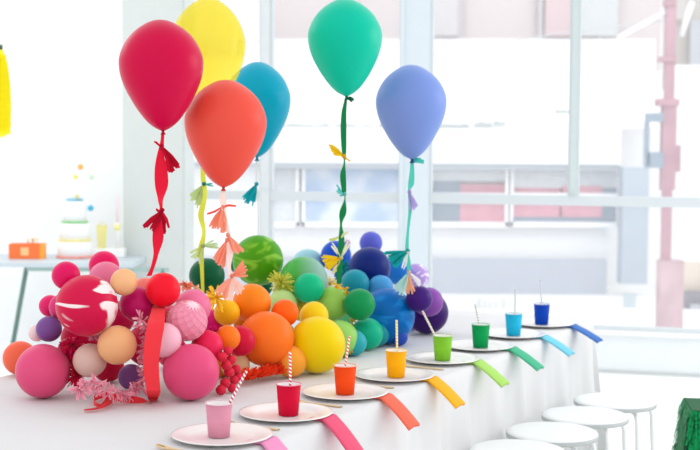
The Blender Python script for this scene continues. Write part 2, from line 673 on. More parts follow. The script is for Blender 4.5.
link('lamp_box', bm, plain('#8B9BAB', 0.6, 'grey_lamp_box', var=0.1), mast, False)
bm = bmesh.new()
p0, p1 = fac(618, 38, MY), fac(666, 12, MY)
add_tube(bm, [p0, p1], 0.035, 8)
link('arm', bm, wf, mast)
bm = bmesh.new()
add_tube(bm, [fac(681, 36, MY), fac(692, 2, MY)], 0.045, 8)
link('arm', bm, wf, mast)
bm = bmesh.new()
add_tube(bm, [fac(425, 56, 16), fac(500, 44, 16), fac(560, 33, 16), fac(668, 20, 14.5)], 0.012, 6)
tag(link('cable', bm, plain('#C8CDD0', 0.7, 'grey_cable', var=0.02)), 'thin pale cable strung across the white roof to the mast', 'cable')
# faint letter-like strokes painted on the forecourt kerb
bm = bmesh.new()
for x0, y0, x1, y1 in ((467, 300, 470, 303), (477, 299, 480, 312), (480, 299, 484, 301), (484, 301, 486, 312), (489, 301, 491, 311), (491, 309, 496, 312), (495, 301, 497, 312), (502, 299, 505, 312)):
    fac_box(bm, x0, y0, x1, y1, 0.02, 16.2)
fac_box(bm, 462, 298, 510, 334, 0.06, 16.28, 1)
tag(link('painted_kerb', bm, [plain('#CCD1D4', 0.9, 'faint_grey_paint', var=0.05), plain('#F4F4F3', 0.9, 'white_kerb', var=0.01)], None, False),
    'low white kerb block outside with faint grey painted strokes', 'kerb')
# grey brick building glimpsed left of the first mullion
bm = bmesh.new()
fac_box(bm, 150, -60, 262, 42, 0.3, 22)
mt, nt, b, out = newmat('pale_grey_brick')
br = nt.nodes.new('ShaderNodeTexBrick')
br.inputs['Color1'].default_value = lin('#D9D6E0'); br.inputs['Color2'].default_value = lin('#E4E1E8'); br.inputs['Mortar'].default_value = lin('#C9C6D2')
br.inputs['Scale'].default_value = 2.4
tcn = nt.nodes.new('ShaderNodeTexCoord')
mpn = nt.nodes.new('ShaderNodeMapping'); mpn.inputs['Rotation'].default_value = (PI / 2, 0, 0)
nt.links.new(tcn.outputs['Object'], mpn.inputs[0]); nt.links.new(mpn.outputs[0], br.inputs['Vector'])
nt.links.new(br.outputs['Color'], b.inputs['Base Color'])
tag(link('brick_building', bm, mt, None, False), 'pale grey brick building seen behind the yellow balloon', 'building')

# ------------------------------------------------------------------ party table under its cloth
TA0, TA1, TP0, TP1 = -2.25, 1.735, -0.136, 1.27
cloth_m = plain('#D6D6D7', 0.75, 'white_cotton_cloth', bump=0.08, bscale=25, var=0.015)
# cloth: rounded top edge, then folds that deepen towards the hem
loop = []
NR = 0.05
per = []
def edge_pts(a, b, n):
    return [a.lerp(b, k / n) for k in range(n)]
corners = [Vector((TA0, TP0)), Vector((TA1, TP0)), Vector((TA1, TP1)), Vector((TA0, TP1))]
cnts = [230, 90, 150, 60]
for i in range(4):
    a, b = corners[i], corners[(i + 1) % 4]
    d = (b - a).normalized()
    nrm = Vector((d.y, -d.x))
    pc, nx = corners[(i - 1) % 4], corners[(i + 2) % 4]
    A, B = a + d * NR, b - d * NR
    for p in edge_pts(A, B, cnts[i]):
        loop.append((p, nrm))
    d2 = (nx - b).normalized()
    n2 = Vector((d2.y, -d2.x))
    cc = b - d * NR + d2 * NR
    for k in range(10):
        t = k / 10
        ang0 = math.atan2(nrm.y, nrm.x)
        q = Vector((math.cos(ang0 + t * PI / 2), math.sin(ang0 + t * PI / 2)))
        loop.append((cc + q * NR, q))
s = 0
prev = None
bm = bmesh.new()
prof = [(0.012, 0.0), (0.0, -0.003), (-0.006, -0.012)] + [(None, -z) for z in (0.03, 0.06, 0.1, 0.15, 0.2, 0.27, 0.34, 0.42, 0.5, 0.58, 0.66, 0.725)]
cols = []
for i, (p, q) in enumerate(loop):
    if prev is not None:
        s += (p - prev).length
    prev = p
    col = []
    corner = 1.0 if abs(abs(q.x) + abs(q.y) - 1) > 0.05 else 0.0
    ph = s * 2 * PI / 0.31 + 1.2 * math.sin(s * 2.3) + 0.7 * math.sin(s * 5.9 + 1)
    fold = (0.5 + 0.5 * math.sin(ph)) ** 2.2
    fine = 0.5 + 0.5 * math.sin(s * 2 * PI / 0.095 + 2.0 * math.sin(s * 3.1))
    for ins, z in prof:
        if ins is None:
            t = min(1, -z / 0.6)
            out_ = 0.008 + 0.01 * t + (0.05 * t ** 0.8) * fold + 0.008 * t * fine
            out_ += 0.06 * corner * t
        else:
            out_ = -ins
        pp = p + q * out_
        v = tp(pp.x, pp.y, TZ + z)
        col.append(bm.verts.new(v))
    cols.append(col)
n = len(cols)
for i in range(n):
    j = (i + 1) % n
    for k in range(len(prof) - 1):
        bm.faces.new((cols[i][k], cols[j][k], cols[j][k + 1], cols[i][k + 1]))
bm.faces.new([c[0] for c in cols])
tag(link('tablecloth', bm, cloth_m), 'white cloth draped to the floor over the long party table', 'tablecloth')

# ------------------------------------------------------------------ place settings
wrap = lambda pts: [Vector(p) for p in pts]
china = plain('#EDEAE8', 0.22, 'white_glazed_plate', var=0.008)
white_paper = plain('#F7F4F2', 0.7, 'white_paper', var=0.01)
wood = plain('#D9BE94', 0.6, 'pale_birch', var=0.08, bscale=120)
cup_px = [(219, 436), (288.5, 414.5), (345, 393.5), (396, 376.5), (442.5, 359.7), (480.5, 347), (513.5, 335), (541.5, 324)]
names = ['pale pink', 'raspberry red', 'orange', 'golden yellow', 'lime green', 'emerald green', 'sky blue', 'royal blue']
cup_hex = ['#D98FA4', '#D00232', '#F04A10', '#F8AC04', '#7EC030', '#009850', '#20B2D8', '#0040AE']
nap_hex = ['#F29AC6', '#EC5E80', '#F6745C', '#FCB828', '#B0DE70', '#50BC92', '#7CD2E8', '#4C7CC8']
nap_name = ['pink', 'raspberry pink', 'coral', 'golden yellow', 'light lime', 'mint green', 'sky blue', 'blue']
tips = [(246.5, 371), (290, 352), (349.5, 336), (396.5, 320), (422.5, 311), (475, 304), (515.5, 289), (540.5, 280)]
straws = [('#F7F2F0', '#C03A55', 'red and white striped'), ('#F8F4F2', '#D22A4E', 'red and white striped'), ('#F9F1E8', '#EE6A2C', 'orange and white striped'),
          ('#F6EFC9', '#E9CC6A', 'pale yellow striped'), ('#F1ECE0', '#CFC7B4', 'cream'), ('#EEF0EC', '#A9B5A6', 'grey and white striped'),
          ('#EFF1F1', '#A9B0B2', 'grey and white striped'), ('#EEF0F2', '#9AA6B4', 'grey and white striped')]
CUPH = 0.097
PLZ = 0.007
order = ['nearest', 'second nearest', 'third nearest', 'fourth nearest', 'fifth nearest', 'third from the far end', 'second from the far end', 'farthest']


def make_plate(a, i):
    bm = bmesh.new()
    R = 0.147
    top = [(0, 0.005), (0.088, 0.005), (0.098, 0.007), (0.118, 0.0135), (0.14, 0.0165), (R, 0.0165)]
    under = [(R, 0.0145), (0.139, 0.0142), (0.117, 0.0105), (0.099, 0.0035), (0.085, 0.0005), (0, 0.0005)]
    add_lathe(bm, top + under, 56)
    o = link('plate', bm, china, None, loc=tp(a, 0.004))
    tag(o, 'round white plate under the %s paper cup' % names[i], 'plate', 'white plates along the table edge')


def pale(h, k=0.55):
    v = [int(h[q:q + 2], 16) for q in (1, 3, 5)]
    return '#%02X%02X%02X' % tuple(int(x + (248 - x) * k) for x in v)


def make_cup(a, p, i):
    t = empty('paper_cup', tp(a, p, TZ + PLZ))
    tag(t, '%s paper cup on a plate, %s' % (names[i], order[i]), 'cup', 'paper cups along the table edge')
    bm = bmesh.new()
    rb, rt = 0.0305, 0.0385
    add_lathe(bm, [(0, 0.004), (rb - 0.001, 0.004), (rb, 0.0), (rb + 0.0006, 0.0), (rt, CUPH), (rt - 0.001, CUPH)], 40)
    link('cup_wall', bm, plain(cup_hex[i], 0.55, 'coloured_paper', var=0.03, bscale=200, spec=0.12), t)
    bm = bmesh.new()
    add_lathe(bm, [(0, 0.005), (rb - 0.003, 0.006), (rt - 0.0018, CUPH - 0.001)], 40)
    ln = link('cup_lining', bm, white_paper, t)
    ln['label'] = 'white inside of the cup'
    bm = bmesh.new()
    n = 40
    ring = [(rt + 0.0014 * math.cos(u), CUPH + 0.0016 * math.sin(u)) for u in [k * 2 * PI / 8 for k in range(8)]]
    add_lathe(bm, ring, 40, closed=True)
    c = lin(cup_hex[i])
    link('rim', bm, plain(pale(cup_hex[i]), 0.5, 'rolled_paper_rim', var=0.02), t)


def make_straw(a, p, i):
    base_c = tp(a, p, TZ + PLZ)
    D = (base_c + Vector((0, 0, CUPH)) - CAM).dot(FW)
    tip = at(tips[i][0], tips[i][1], D)
    topc = base_c + Vector((0, 0, CUPH))
    d = tip - topc
    h = Vector((d.x, d.y, 0))
    lean = h.length
    # leans against the rim, foot on the opposite side of the base
    hd = h.normalized() if lean > 0.012 else Vector((0.4, 0.6, 0)).normalized()
    rimp = topc + hd * (0.0295 if lean > 0.012 else 0.012)
    if lean > 0.012:
        foot = base_c - hd * 0.012 + Vector((0, 0, 0.013))
    else:
        foot = base_c + hd * 0.010 + Vector((0, 0, 0.012))
    ax = (tip - foot)
    L = ax.length
    bm = bmesh.new()
    r = 0.0041
    add_lathe(bm, [(r, 0), (r, L), (r - 0.0008, L), (r - 0.0008, 0)], 16, closed=True)
    o = link('straw', bm, stripe_mat(straws[i][0], straws[i][1]))
    o.location = foot
    o.rotation_euler = ax.to_track_quat('Z', 'Y').to_euler()
    tag(o, '%s paper straw standing in the %s cup' % (straws[i][2], names[i]), 'straw', 'paper straws in the cups')


def make_napkin(a, i):
    f = i / 7
    out_, down = 0.088 + 0.030 * f, 0.098 - 0.038 * f
    tw = random.uniform(-0.012, 0.012)
    path = [(-0.085, 0.0025), (-0.108, 0.003), (-0.125, 0.005), (-0.138, 0.005), (-0.149, -0.002), (-0.149 - out_ * 0.35, -0.002 - down * 0.30),
            (-0.149 - out_ * 0.7, -0.002 - down * 0.66), (-0.149 - out_, -0.002 - down)]
    path = spline(path, 4)
    W = 0.08
    bm = bmesh.new()
    NW = 8
    rows_t, rows_b = [], []
    for k, (p, z) in enumerate(path):
        u = k / (len(path) - 1)
        ww = W * (1.0 + 0.06 * u)
        rt_, rb_ = [], []
        for j in range(NW + 1):
            q = j / NW - 0.5
            crease = 0.010 * max(0, u - 0.35) * (1 - abs(2 * q)) * 1.3
            aa = a + 0.028 + q * ww + tw * u
            th = (0.0035 + 0.004 * u)
            rt_.append(bm.verts.new(tp(aa, p, TZ + z + th + crease)))
            rb_.append(bm.verts.new(tp(aa, p, TZ + z - 0.0015 + crease * 0.6)))
        rows_t.append(rt_)
        rows_b.append(rb_)
    for k in range(len(path) - 1):
        for j in range(NW):
            bm.faces.new((rows_t[k][j], rows_t[k][j + 1], rows_t[k + 1][j + 1], rows_t[k + 1][j]))
            bm.faces.new((rows_b[k][j], rows_b[k + 1][j], rows_b[k + 1][j + 1], rows_b[k][j + 1]))
        for j in (0, NW):
            bm.faces.new((rows_t[k][j], rows_t[k + 1][j], rows_b[k + 1][j], rows_b[k][j]))
    for k in (0, -1):
        for j in range(NW):
            bm.faces.new((rows_t[k][j], rows_t[k][j + 1], rows_b[k][j + 1], rows_b[k][j]))
    o = link('napkin', bm, tissue(nap_hex[i], 0.15, 0.75), None, True)
    tag(o, 'folded %s napkin hanging over the table edge beside the %s cup' % (nap_name[i], names[i]), 'napkin', 'folded napkins over the table edge')


def make_fork(a, i):
    """pale wooden fork, handle towards the table edge."""
    bm = bmesh.new()
    outline = []
    prof = [(0.10, 0.004), (0.096, 0.009), (0.07, 0.0115), (0.055, 0.010), (0.042, 0.0055), (0.0, 0.0045), (-0.05, 0.0055), (-0.075, 0.0065), (-0.085, 0.004)]
    left = [(p, -w_) for p, w_ in prof]
    right = [(p, w_) for p, w_ in prof]
    zt = lambda p: 0.004 + 0.006 * max(0, (p - 0.04) / 0.06) ** 2
    top = [[bm.verts.new(tp(a + k * w_, p, TZ + zt(p) + 0.0018)) for k in (-1, -0.34, 0.34, 1)] for p, w_ in prof]
    bot = [[bm.verts.new(tp(a + k * w_, p, TZ + zt(p) - 0.0018)) for k in (-1, -0.34, 0.34, 1)] for p, w_ in prof]
    for k in range(len(prof) - 1):
        for j in range(3):
            if k < 2 and j == 1:
                continue                      # gap between the tines
            bm.faces.new((top[k][j], top[k][j + 1], top[k + 1][j + 1], top[k + 1][j]))
            bm.faces.new((bot[k][j], bot[k + 1][j], bot[k + 1][j + 1], bot[k][j + 1]))
        for j in (0, 3):
            bm.faces.new((top[k][j], top[k + 1][j], bot[k + 1][j], bot[k][j]))
    o = link('wooden_fork', bm, wood, None, False)
    where = ('lying in front of' if i == 0 else 'lying between plates, just before')
    tag(o, 'pale wooden fork %s the plate with the %s cup' % (where, names[i]), 'fork', 'wooden forks between the plates')


for i, (px, py) in enumerate(cup_px):
    g = onz(px, py, TZ + PLZ)
    a, p = (g - O).dot(UA), (g - O).dot(UPP)
    make_plate(a, i)
    make_cup(a, p, i)
    make_straw(a, p, i)
    make_napkin(a - 0.0, i)
    if i < 5:
        make_fork(a - 0.185, i)

# ------------------------------------------------------------------ stools
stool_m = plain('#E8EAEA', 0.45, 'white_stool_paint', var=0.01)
SEATZ = 0.471


def make_stool(a, p, label):
    t = empty('stool', tp(a, p, 0), math.atan2(UA.y, UA.x))
    tag(t, label, 'stool', 'white stools along the table')
    bm = bmesh.new()
    NS = 48
    ax_, ay_ = 0.18, 0.18
    rings = []
    for sc, z in ((0.0, -0.004), (0.5, -0.003), (0.85, 0.0), (0.965, -0.001), (1.0, -0.008), (1.0, -0.016), (0.96, -0.022), (0.6, -0.023), (0, -0.023)):
        if sc == 0:
            rings.append([bm.verts.new((0, 0, SEATZ + z))])
            continue
        ring = []
        for k in range(NS):
            u = 2 * PI * k / NS
            cx, sy = math.cos(u), math.sin(u)
            e = 1.0
            x = ax_ * math.copysign(abs(cx) ** e, cx) * sc
            y = ay_ * math.copysign(abs(sy) ** e, sy) * sc
            ring.append(bm.verts.new((x, y, SEATZ + z)))
        rings.append(ring)
    for A, B in zip(rings, rings[1:]):
        for k in range(NS):
            k2 = (k + 1) % NS
            if len(A) == 1:
                bm.faces.new((A[0], B[k], B[k2]))
            elif len(B) == 1:
                bm.faces.new((A[k], B[0], A[k2]))
            else:
                bm.faces.new((A[k], B[k], B[k2], A[k2]))
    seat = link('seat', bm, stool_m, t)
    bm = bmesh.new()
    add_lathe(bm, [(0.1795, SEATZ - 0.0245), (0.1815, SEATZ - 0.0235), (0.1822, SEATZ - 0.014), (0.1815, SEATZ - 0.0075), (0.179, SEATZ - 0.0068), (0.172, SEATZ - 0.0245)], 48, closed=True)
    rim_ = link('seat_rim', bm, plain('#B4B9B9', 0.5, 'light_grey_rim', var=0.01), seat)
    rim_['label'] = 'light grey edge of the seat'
    for sx in (-1, 1):
        for sy in (-1, 1):
            bm = bmesh.new()
            zt = SEATZ - 0.034
            pts = spline([(sx * 0.03, sy * 0.07, zt), (sx * 0.075, sy * 0.105, zt), (sx * 0.100, sy * 0.122, zt - 0.008), (sx * 0.117, sy * 0.133, zt - 0.035),
                          (sx * 0.121, sy * 0.137, zt - 0.10), (sx * 0.130, sy * 0.148, 0.02)], 5)
            add_tube(bm, pts, 0.0095, 10)
            lg = link('leg', bm, stool_m, t)
            bm = bmesh.new()
            add_tube(bm, [(sx * 0.130, sy * 0.148, 0.022), (sx * 0.1305, sy * 0.1485, 0.0)], 0.0115, 10)
            link('foot_cap', bm, stool_m, lg)
    bm = bmesh.new()
    for sy in (-1, 1):
        add_tube(bm, [(-0.04, sy * 0.07, SEATZ - 0.034), (0.04, sy * 0.07, SEATZ - 0.034)], 0.0095, 10)
    link('crossbar', bm, stool_m, t)


make_stool(0.035, -0.385, 'white stool nearest the camera, only its seat top in frame')
make_stool(0.400, -0.391, 'white stool with smooth seat, second nearest in the row')
make_stool(0.772, -0.405, 'white stool with smooth seat, second from the far end')
make_stool(1.140, -0.425, 'white stool with smooth seat, at far end of the row')

# green fringed box at the lower right
gb = empty('fringed_box', Vector((1.752, 5.87, 0)), math.radians(-8))
tag(gb, 'dark green shaggy fringed box on the floor at right edge', 'box')
green_f = latex('#0A9152', '#046A38', 'soft', rough=0.6, transl=0.1, scale=14)
H = 0.388
def gw(z):
    return 0.205 - 0.05 * (z / H) if z < H * 0.75 else 0.205 - 0.0375 - 0.004 * ((z - H * 0.75) / (H * 0.25))
bm = bmesh.new()
for zz0, zz1 in ((0.0, H - 0.01),):
    pts = []
    a_ = [bm.verts.new((sx * (gw(0) - 0.02), sy * (gw(0) - 0.02), 0.0)) for sx, sy in ((-1, -1), (1, -1), (1, 1), (-1, 1))]
    b_ = [bm.verts.new((sx * (gw(H) - 0.012), sy * (gw(H) - 0.012), H)) for sx, sy in ((-1, -1), (1, -1), (1, 1), (-1, 1))]
    bm.faces.new(a_[::-1]); bm.faces.new(b_)
    for k in range(4):
        bm.faces.new((a_[k], a_[(k + 1) % 4], b_[(k + 1) % 4], b_[k]))
link('body', bm, plain('#07562F', 0.8, 'green_paper_body', var=0.1), gb, False)
bm = bmesh.new()
rows = 9
for r_ in range(rows):
    z1 = H - 0.002 - r_ * (H - 0.03) / rows
    ln_ = 0.085
    for side in range(4):
        c0, s0 = [(1, 0), (0, 1), (-1, 0), (0, -1)][side]
        wv = gw(z1) - 0.008
        nst = 34
        for k in range(nst):
            u = (k + 0.5) / nst * 2 - 1 + random.uniform(-0.02, 0.02)
            wd = random.uniform(0.009, 0.014)
            l_ = ln_ * random.uniform(0.75, 1.1)
            z2 = max(0.004, z1 - l_)
            flare = random.uniform(0.004, 0.02)
            du = random.uniform(-0.012, 0.012)
            w2 = gw(z2) + flare
            def P(uu, ww, zz):
                return Vector((c0 * ww - s0 * uu, s0 * ww + c0 * uu, zz))
            x = u * wv
            x2 = u * gw(z2) + du
            zm = (z1 + z2) / 2
            wm = (wv + w2) / 2 + 0.006
            xm = (x + x2) / 2
            q = [[bm.verts.new(P(xx + e * wd / 2, ww, zz)) for e in (-1, 1)] for xx, ww, zz in ((x, wv, z1), (xm, wm, zm), (x2, w2, z2))]
            for m1, m2 in zip(q, q[1:]):
                bm.faces.new((m1[0], m1[1], m2[1], m2[0]))
link('tissue_fringe', bm, green_f, gb, False)

# ------------------------------------------------------------------ balloon heap
# (px, py, r_px, perp or 'T' when it rests on the cloth, colour, extras, label)
B = [
 # --- nearest layer
 (164, 340, 17.5, 0.44, '#F3BACB', {}, 'pale pink balloon half hidden by the red ribbon'),
 (43, 371, 27.2, 'T', '#E3517F', {}, 'large bubblegum pink balloon on the cloth, at far left of the heap'),
 (191, 372, 28.3, 'T', '#E4507F', {}, 'large bubblegum pink balloon on the cloth, below the honeycomb ball'),
 (117, 345, 19.6, 0.56, '#F0B27E', {}, 'peach balloon in the middle of the pink end, beside the red ribbon'),
 (87, 305.5, 31, 0.66, '#D21246', {'h2': '#F8E9EA', 'swirl': 'bold', 'scale': 3.6}, 'large crimson and white marbled balloon'),
 (187, 320.5, 20.8, 0.42, 'HONEY', {}, 'pale pink honeycomb paper ball above the large pink balloon'),
 (124, 282, 13.6, 0.62, '#F3BA86', {}, 'small peach balloon on top beside the marbled balloon'),
 (90, 360.5, 17, 0.66, '#DBB8AC', {}, 'greyish blush balloon under the marbled balloon'),
 (131, 377, 13.0, 0.58, '#805090', {}, 'small plum purple balloon low behind the pink fringe'),
 (49, 329, 13, 0.82, '#7C5096', {}, 'small plum purple balloon above the far left pink balloon'),
 (163, 290, 17.5, 0.5, '#F2122C', {}, 'bright red balloon under the red tasselled ribbon'),
 (207, 346, 16, 0.40, '#EA2658', {}, 'rose red balloon right of the honeycomb ball'),
 (235.5, 365, 14.6, 'T', '#F0CC9C', {}, 'cream beige balloon on the cloth beside the red pompoms'),
 (20, 358, 17, 'T', '#F4694C', {}, 'coral orange balloon at the extreme left edge'),
 (37, 333, 8.5, 0.95, '#F1D3D2', {}, 'small very pale pink balloon peeking from behind a plum balloon'),
 (137, 304, 17.5, 0.62, '#C51468', {}, 'deep magenta balloon between the marbled and red balloons'),
 (154, 313, 13, 0.55, '#EE5A5E', {}, 'coral pink balloon under the bright red balloon'),
 (227.5, 338, 13, 0.40, '#FA7A1C', {}, 'small orange balloon beside the rose red balloon'),
 (106, 279, 17.5, 0.85, '#E6789A', {}, 'dusty rose balloon behind the marbled balloon'),
 (193, 307, 18, 0.55, '#E8779F', {}, 'rose pink balloon behind the honeycomb ball'),
 (66, 275.5, 14.2, 0.85, '#E01260', {}, 'hot pink balloon at upper left above the marbled balloon'),
 (104, 266, 15.2, 0.95, '#E2145F', {}, 'hot pink balloon topmost of the pink end'),
 (62, 307, 13, 0.95, '#DB3A78', {}, 'hot pink balloon wedged left of the marbled balloon'),
 (50, 306, 11, 1.0, '#E4246C', {}, 'small hot pink balloon leftmost above the plum one'),
 (145, 291, 13.5, 0.72, '#F08074', {}, 'salmon balloon mostly hidden behind the bright red one'),
 (72, 352, 15, 0.80, '#D50F46', {}, 'crimson balloon behind the far left pink balloon'),
 (108, 366, 16, 0.82, '#C50F3C', {}, 'crimson balloon in the gap under the peach balloon'),
 (222, 365, 12, 0.52, '#F08A3C', {}, 'apricot balloon hidden behind the red pompoms'),
 (80, 338, 19, 0.92, '#CE0F4C', {}, 'crimson balloon deep in the gap under the marbled balloon'),
 (147, 345, 21, 0.66, '#D8164E', {}, 'crimson balloon behind the red ribbon and pale pink fringe'),
 (172, 322, 17, 0.72, '#E23A6C', {}, 'deep pink balloon deep between honeycomb ball and ribbon'),
 (213, 322, 13, 0.60, '#E0248A', {}, 'magenta balloon behind the magenta tissue fringe'),
 (118, 318, 17, 0.85, '#B80F4A', {}, 'dark crimson balloon deep behind the peach balloon'),
 # --- orange and yellow
 (240, 341, 15.5, 0.33, '#D20C38', {}, 'crimson balloon left of the large orange balloon'),
 (266.5, 339, 27.8, 0.36, '#FC7620', {}, 'large orange balloon in the middle of the heap'),
 (387, 316, 28.2, 'T', '#0066B6', {'h2': '#1684D4', 'swirl': 'soft', 'scale': 4.0}, 'large bright blue balloon'),
 (317, 345, 28.6, 'T', '#EFD000', {}, 'large lemon yellow balloon on the cloth'),
 (227, 312.5, 13.2, 0.48, '#FBC21A', {}, 'small golden yellow balloon under the peach tassels'),
 (252, 303, 19.5, 0.58, '#FB8A1C', {}, 'tangerine balloon behind the large orange one'),
 (285, 313, 13.8, 0.44, '#FB6812', {}, 'small deep orange balloon between orange and yellow'),
 (291, 361.5, 16, 'T', '#F8A436', {}, 'amber balloon low between the large orange and yellow balloons'),
 (314, 316, 14.6, 0.42, '#EFCB18', {}, 'small mustard yellow balloon on top of the lemon one'),
 # --- greens
 (340, 338.5, 18.2, 'T', '#98D068', {}, 'light green balloon just right of the lemon yellow one'),
 (333, 303.5, 17, 0.46, '#9CD05E', {}, 'lime green balloon under the mint one'),
 (309, 288, 15.2, 0.52, '#10BE88', {}, 'mint balloon in front of the green shaded balloon'),
 (282.5, 304, 14.5, 0.60, '#BCDC8C', {}, 'pale lime balloon behind the small deep orange one'),
 (303.5, 281, 24.5, 0.68, '#4DB24A', {'h2': '#8FB9AC', 'swirl': 'fade'}, 'green shaded balloon behind the mint one'),
 (258, 260.5, 25.5, 0.82, '#4F9E12', {'h2': '#8CC63A', 'swirl': 'soft', 'scale': 5.0}, 'large green marbled balloon, topmost of the green ones'),
 (207, 276, 18, 0.80, '#045C3A', {}, 'dark forest green balloon behind the rose pink one'),
 (238, 262, 11, 1.0, '#13734E', {}, 'small dark teal green balloon behind peach tassels'),
 (262, 286, 11, 0.86, '#146A55', {}, 'dark teal balloon in the gap under the green marbled one'),
 (308, 266, 17, 0.95, '#9CCCD8', {}, 'pale ice blue balloon behind the green shaded one'),
 (367, 334, 16.4, 'T', '#10B48C', {}, 'turquoise green balloon resting low beside the big blue one'),
 (359.5, 304.5, 16, ('F', 0.15), '#0A9050', {}, 'emerald balloon above the turquoise green one'),
 (354, 343, 13, 0.47, '#2FA8B4', {}, 'aqua balloon low behind the light green one'),
 (376, 333, 14, 0.62, '#1B8F98', {}, 'dark teal balloon peeking around the turquoise green one'),
 # --- blues and purples
 (427, 312.5, 21.5, 'T', '#3B1766', {}, 'large dark purple balloon at the right end of the heap'),
 (428.5, 302, 14.8, ('F', 0.12), '#8A4CA6', {}, 'orchid purple balloon between two dark purple ones'),
 (419, 299, 13.4, ('F', 0.12), '#3F1874', {}, 'small dark purple balloon right of the large blue one'),
 (355, 284, 14.6, 0.56, '#1C94A8', {}, 'teal balloon at the foot of the green ribbon'),
 (380.5, 288, 13, 0.52, '#4A9CD8', {}, 'sky blue balloon on top of the large bright blue one'),
 (369.5, 268, 21, 0.66, '#102878', {}, 'navy blue balloon near the top of the blue end'),
 (371, 243, 11.6, 0.78, '#5C62C8', {}, 'small periwinkle balloon topmost of the blue end'),
 (336, 256, 15.5, 0.8, '#1250C2', {}, 'royal blue balloon behind the yellow tassel'),
 (398, 271, 14, 0.66, '#1F74CC', {}, 'cobalt blue balloon under the teal tassel'),
 (416, 277, 13.5, 0.62, '#B497D8', {'h2': '#E6DDF2', 'swirl': 'bold', 'scale': 9.0}, 'lilac and white marbled balloon'),
 (346, 275, 12, 0.86, '#0F3FA6', {}, 'dark blue balloon behind the green ribbon'),
 (399, 337, 9, 0.5, '#2C50B4', {}, 'indigo balloon peeking from under the large blue one'),
 # --- deep in the heap
 (301, 307, 14, 0.66, '#D8B820', {}, 'mustard gold balloon deep behind the small deep orange one'),
 (324, 324, 13, 0.52, '#C6CE3A', {}, 'olive lime balloon in the gap right of the mustard yellow one'),
 (246, 322, 13, 0.62, '#F09428', {}, 'amber orange balloon deep behind the golden yellow one'),
 (206, 330, 14, 0.62, '#D81A5C', {}, 'raspberry balloon deep behind the rose red one'),
 (282, 336, 14, 0.60, '#F0A020', {}, 'golden orange balloon deep between the large orange and lemon ones'),
 (346, 312, 13, 0.62, '#5DBE7A', {}, 'soft green balloon deep behind the lime green one'),
 (92, 335, 15, 0.95, '#C41650', {}, 'crimson pink balloon deep under the large marbled one'),
 (172, 352, 16, 0.72, '#D92A66', {}, 'deep pink balloon low behind the red ribbon'),
]
placed = []


def solve(px, py, rp, p):
    """depth along the view line at which a balloon of that apparent size sits in the heap."""
    dirv = ray(px, py)
    front = isinstance(p, tuple)
    if front:
        p = p[1]
    k = rp / FPX
    Dmax = (CAM.z - TZ - 0.001) / (k - dirv.z) if k - dirv.z > 1e-6 else 99.0
    D = Dmax if p == 'T' else min(Dmax, perp_depth(px, py, p * 1.085))

    def gap(D_):
        c_, r_ = CAM + dirv * D_, k * D_
        g = min([(c_ - c2).length - 0.965 * (r_ + r2) for c2, r2 in placed] or [9])
        return min(g, c_.z - r_ - TZ) if g > 0 else g
    if front:
        while gap(D) > 0.002 and D < Dmax:
            D += 0.004
        return CAM + dirv * D, k * D, D
    n_ = 0
    while gap(D) < -0.0015 and D + 0.005 < Dmax and n_ < 400:
        D += 0.005
        n_ += 1
    if p == 'T' and gap(D) < -0.004:
        return CAM + dirv * D, k * D, D
    if gap(D) > 0.004 and p != 'T':
        best = None
        for q in range(1, 100):
            if D + 0.004 * q < Dmax and gap(D + 0.004 * q) <= 0.003:
                best = 0.004 * q
                break
        hid = [c2 for c2, r2, x2, y2, p2 in placed_px if math.hypot(px - x2, py - y2) < rp + p2 - 1]
        lim = max([(c2 - CAM).dot(FW) for c2 in hid] or [0])
        for q in range(1, 60):
            if D - 0.004 * q < lim:
                break
            if gap(D - 0.004 * q) <= 0.003:
                if best is None or 0.004 * q < best:
                    best = -0.004 * q
                break
        if best:
            D += best
    return CAM + dirv * D, k * D, D


placed_px = []


def balloon_bm(r, knot_dir):
    bm = bmesh.new()
    prof = []
    N = 20
    for k in range(N + 1):
        th = PI * k / N
        z = math.cos(th)
        rr = math.sin(th)
        if z < 0:
            rr *= 1 - 0.10 * (-z) ** 1.5
            z *= 1.06
        prof.append((max(0.0, rr * r) if 0 < k < N else 0.0, z * r * (1.0 if z >= 0 else 1.0)))
    M = (-knot_dir).to_track_quat('Z', 'Y').to_matrix()
    add_lathe(bm, prof, 36, M=M)
    return bm


def honey_bm(r):
    bm = bmesh.new()
    NL, NP = 14, 12
    rings = []
    for i in range(NL + 1):
        th = PI * i / NL
        ring = []
        for j in range(NP):
            ph = 2 * PI * (j + (0.5 if i % 2 else 0)) / NP
            ring.append(bm.verts.new((r * math.sin(th) * math.cos(ph), r * math.sin(th) * math.sin(ph), r * math.cos(th))) if 0 < i < NL else None)
        rings.append(ring)
    top = bm.verts.new((0, 0, r)); botv = bm.verts.new((0, 0, -r))
    cells = []
    for i in range(1, NL - 2):
        for j in range(NP):
            a = rings[i][j]
            if i % 2:
                l, rr = rings[i + 1][j], rings[i + 1][(j + 1) % NP]
            else:
                l, rr = rings[i + 1][(j - 1) % NP], rings[i + 1][j]
            b = rings[i + 2][j]
            cells.append(bm.faces.new((a, l, b, rr)))
    for j in range(NP):
        bm.faces.new((top, rings[1][j], rings[2][(j + 1) % NP], rings[1][(j + 1) % NP]))
        k0 = NL - 1
        bm.faces.new((botv, rings[k0][j], rings[k0 - 1][(j + 1) % NP if k0 % 2 else j], rings[k0][(j + 1) % NP]))
    ins = bmesh.ops.inset_individual(bm, faces=cells, thickness=r * 0.07, depth=0)
    for f in cells:
        f.material_index = 1
        c = f.calc_center_median()
        for v in f.verts:
            v.co = v.co * 0.965
    return bm


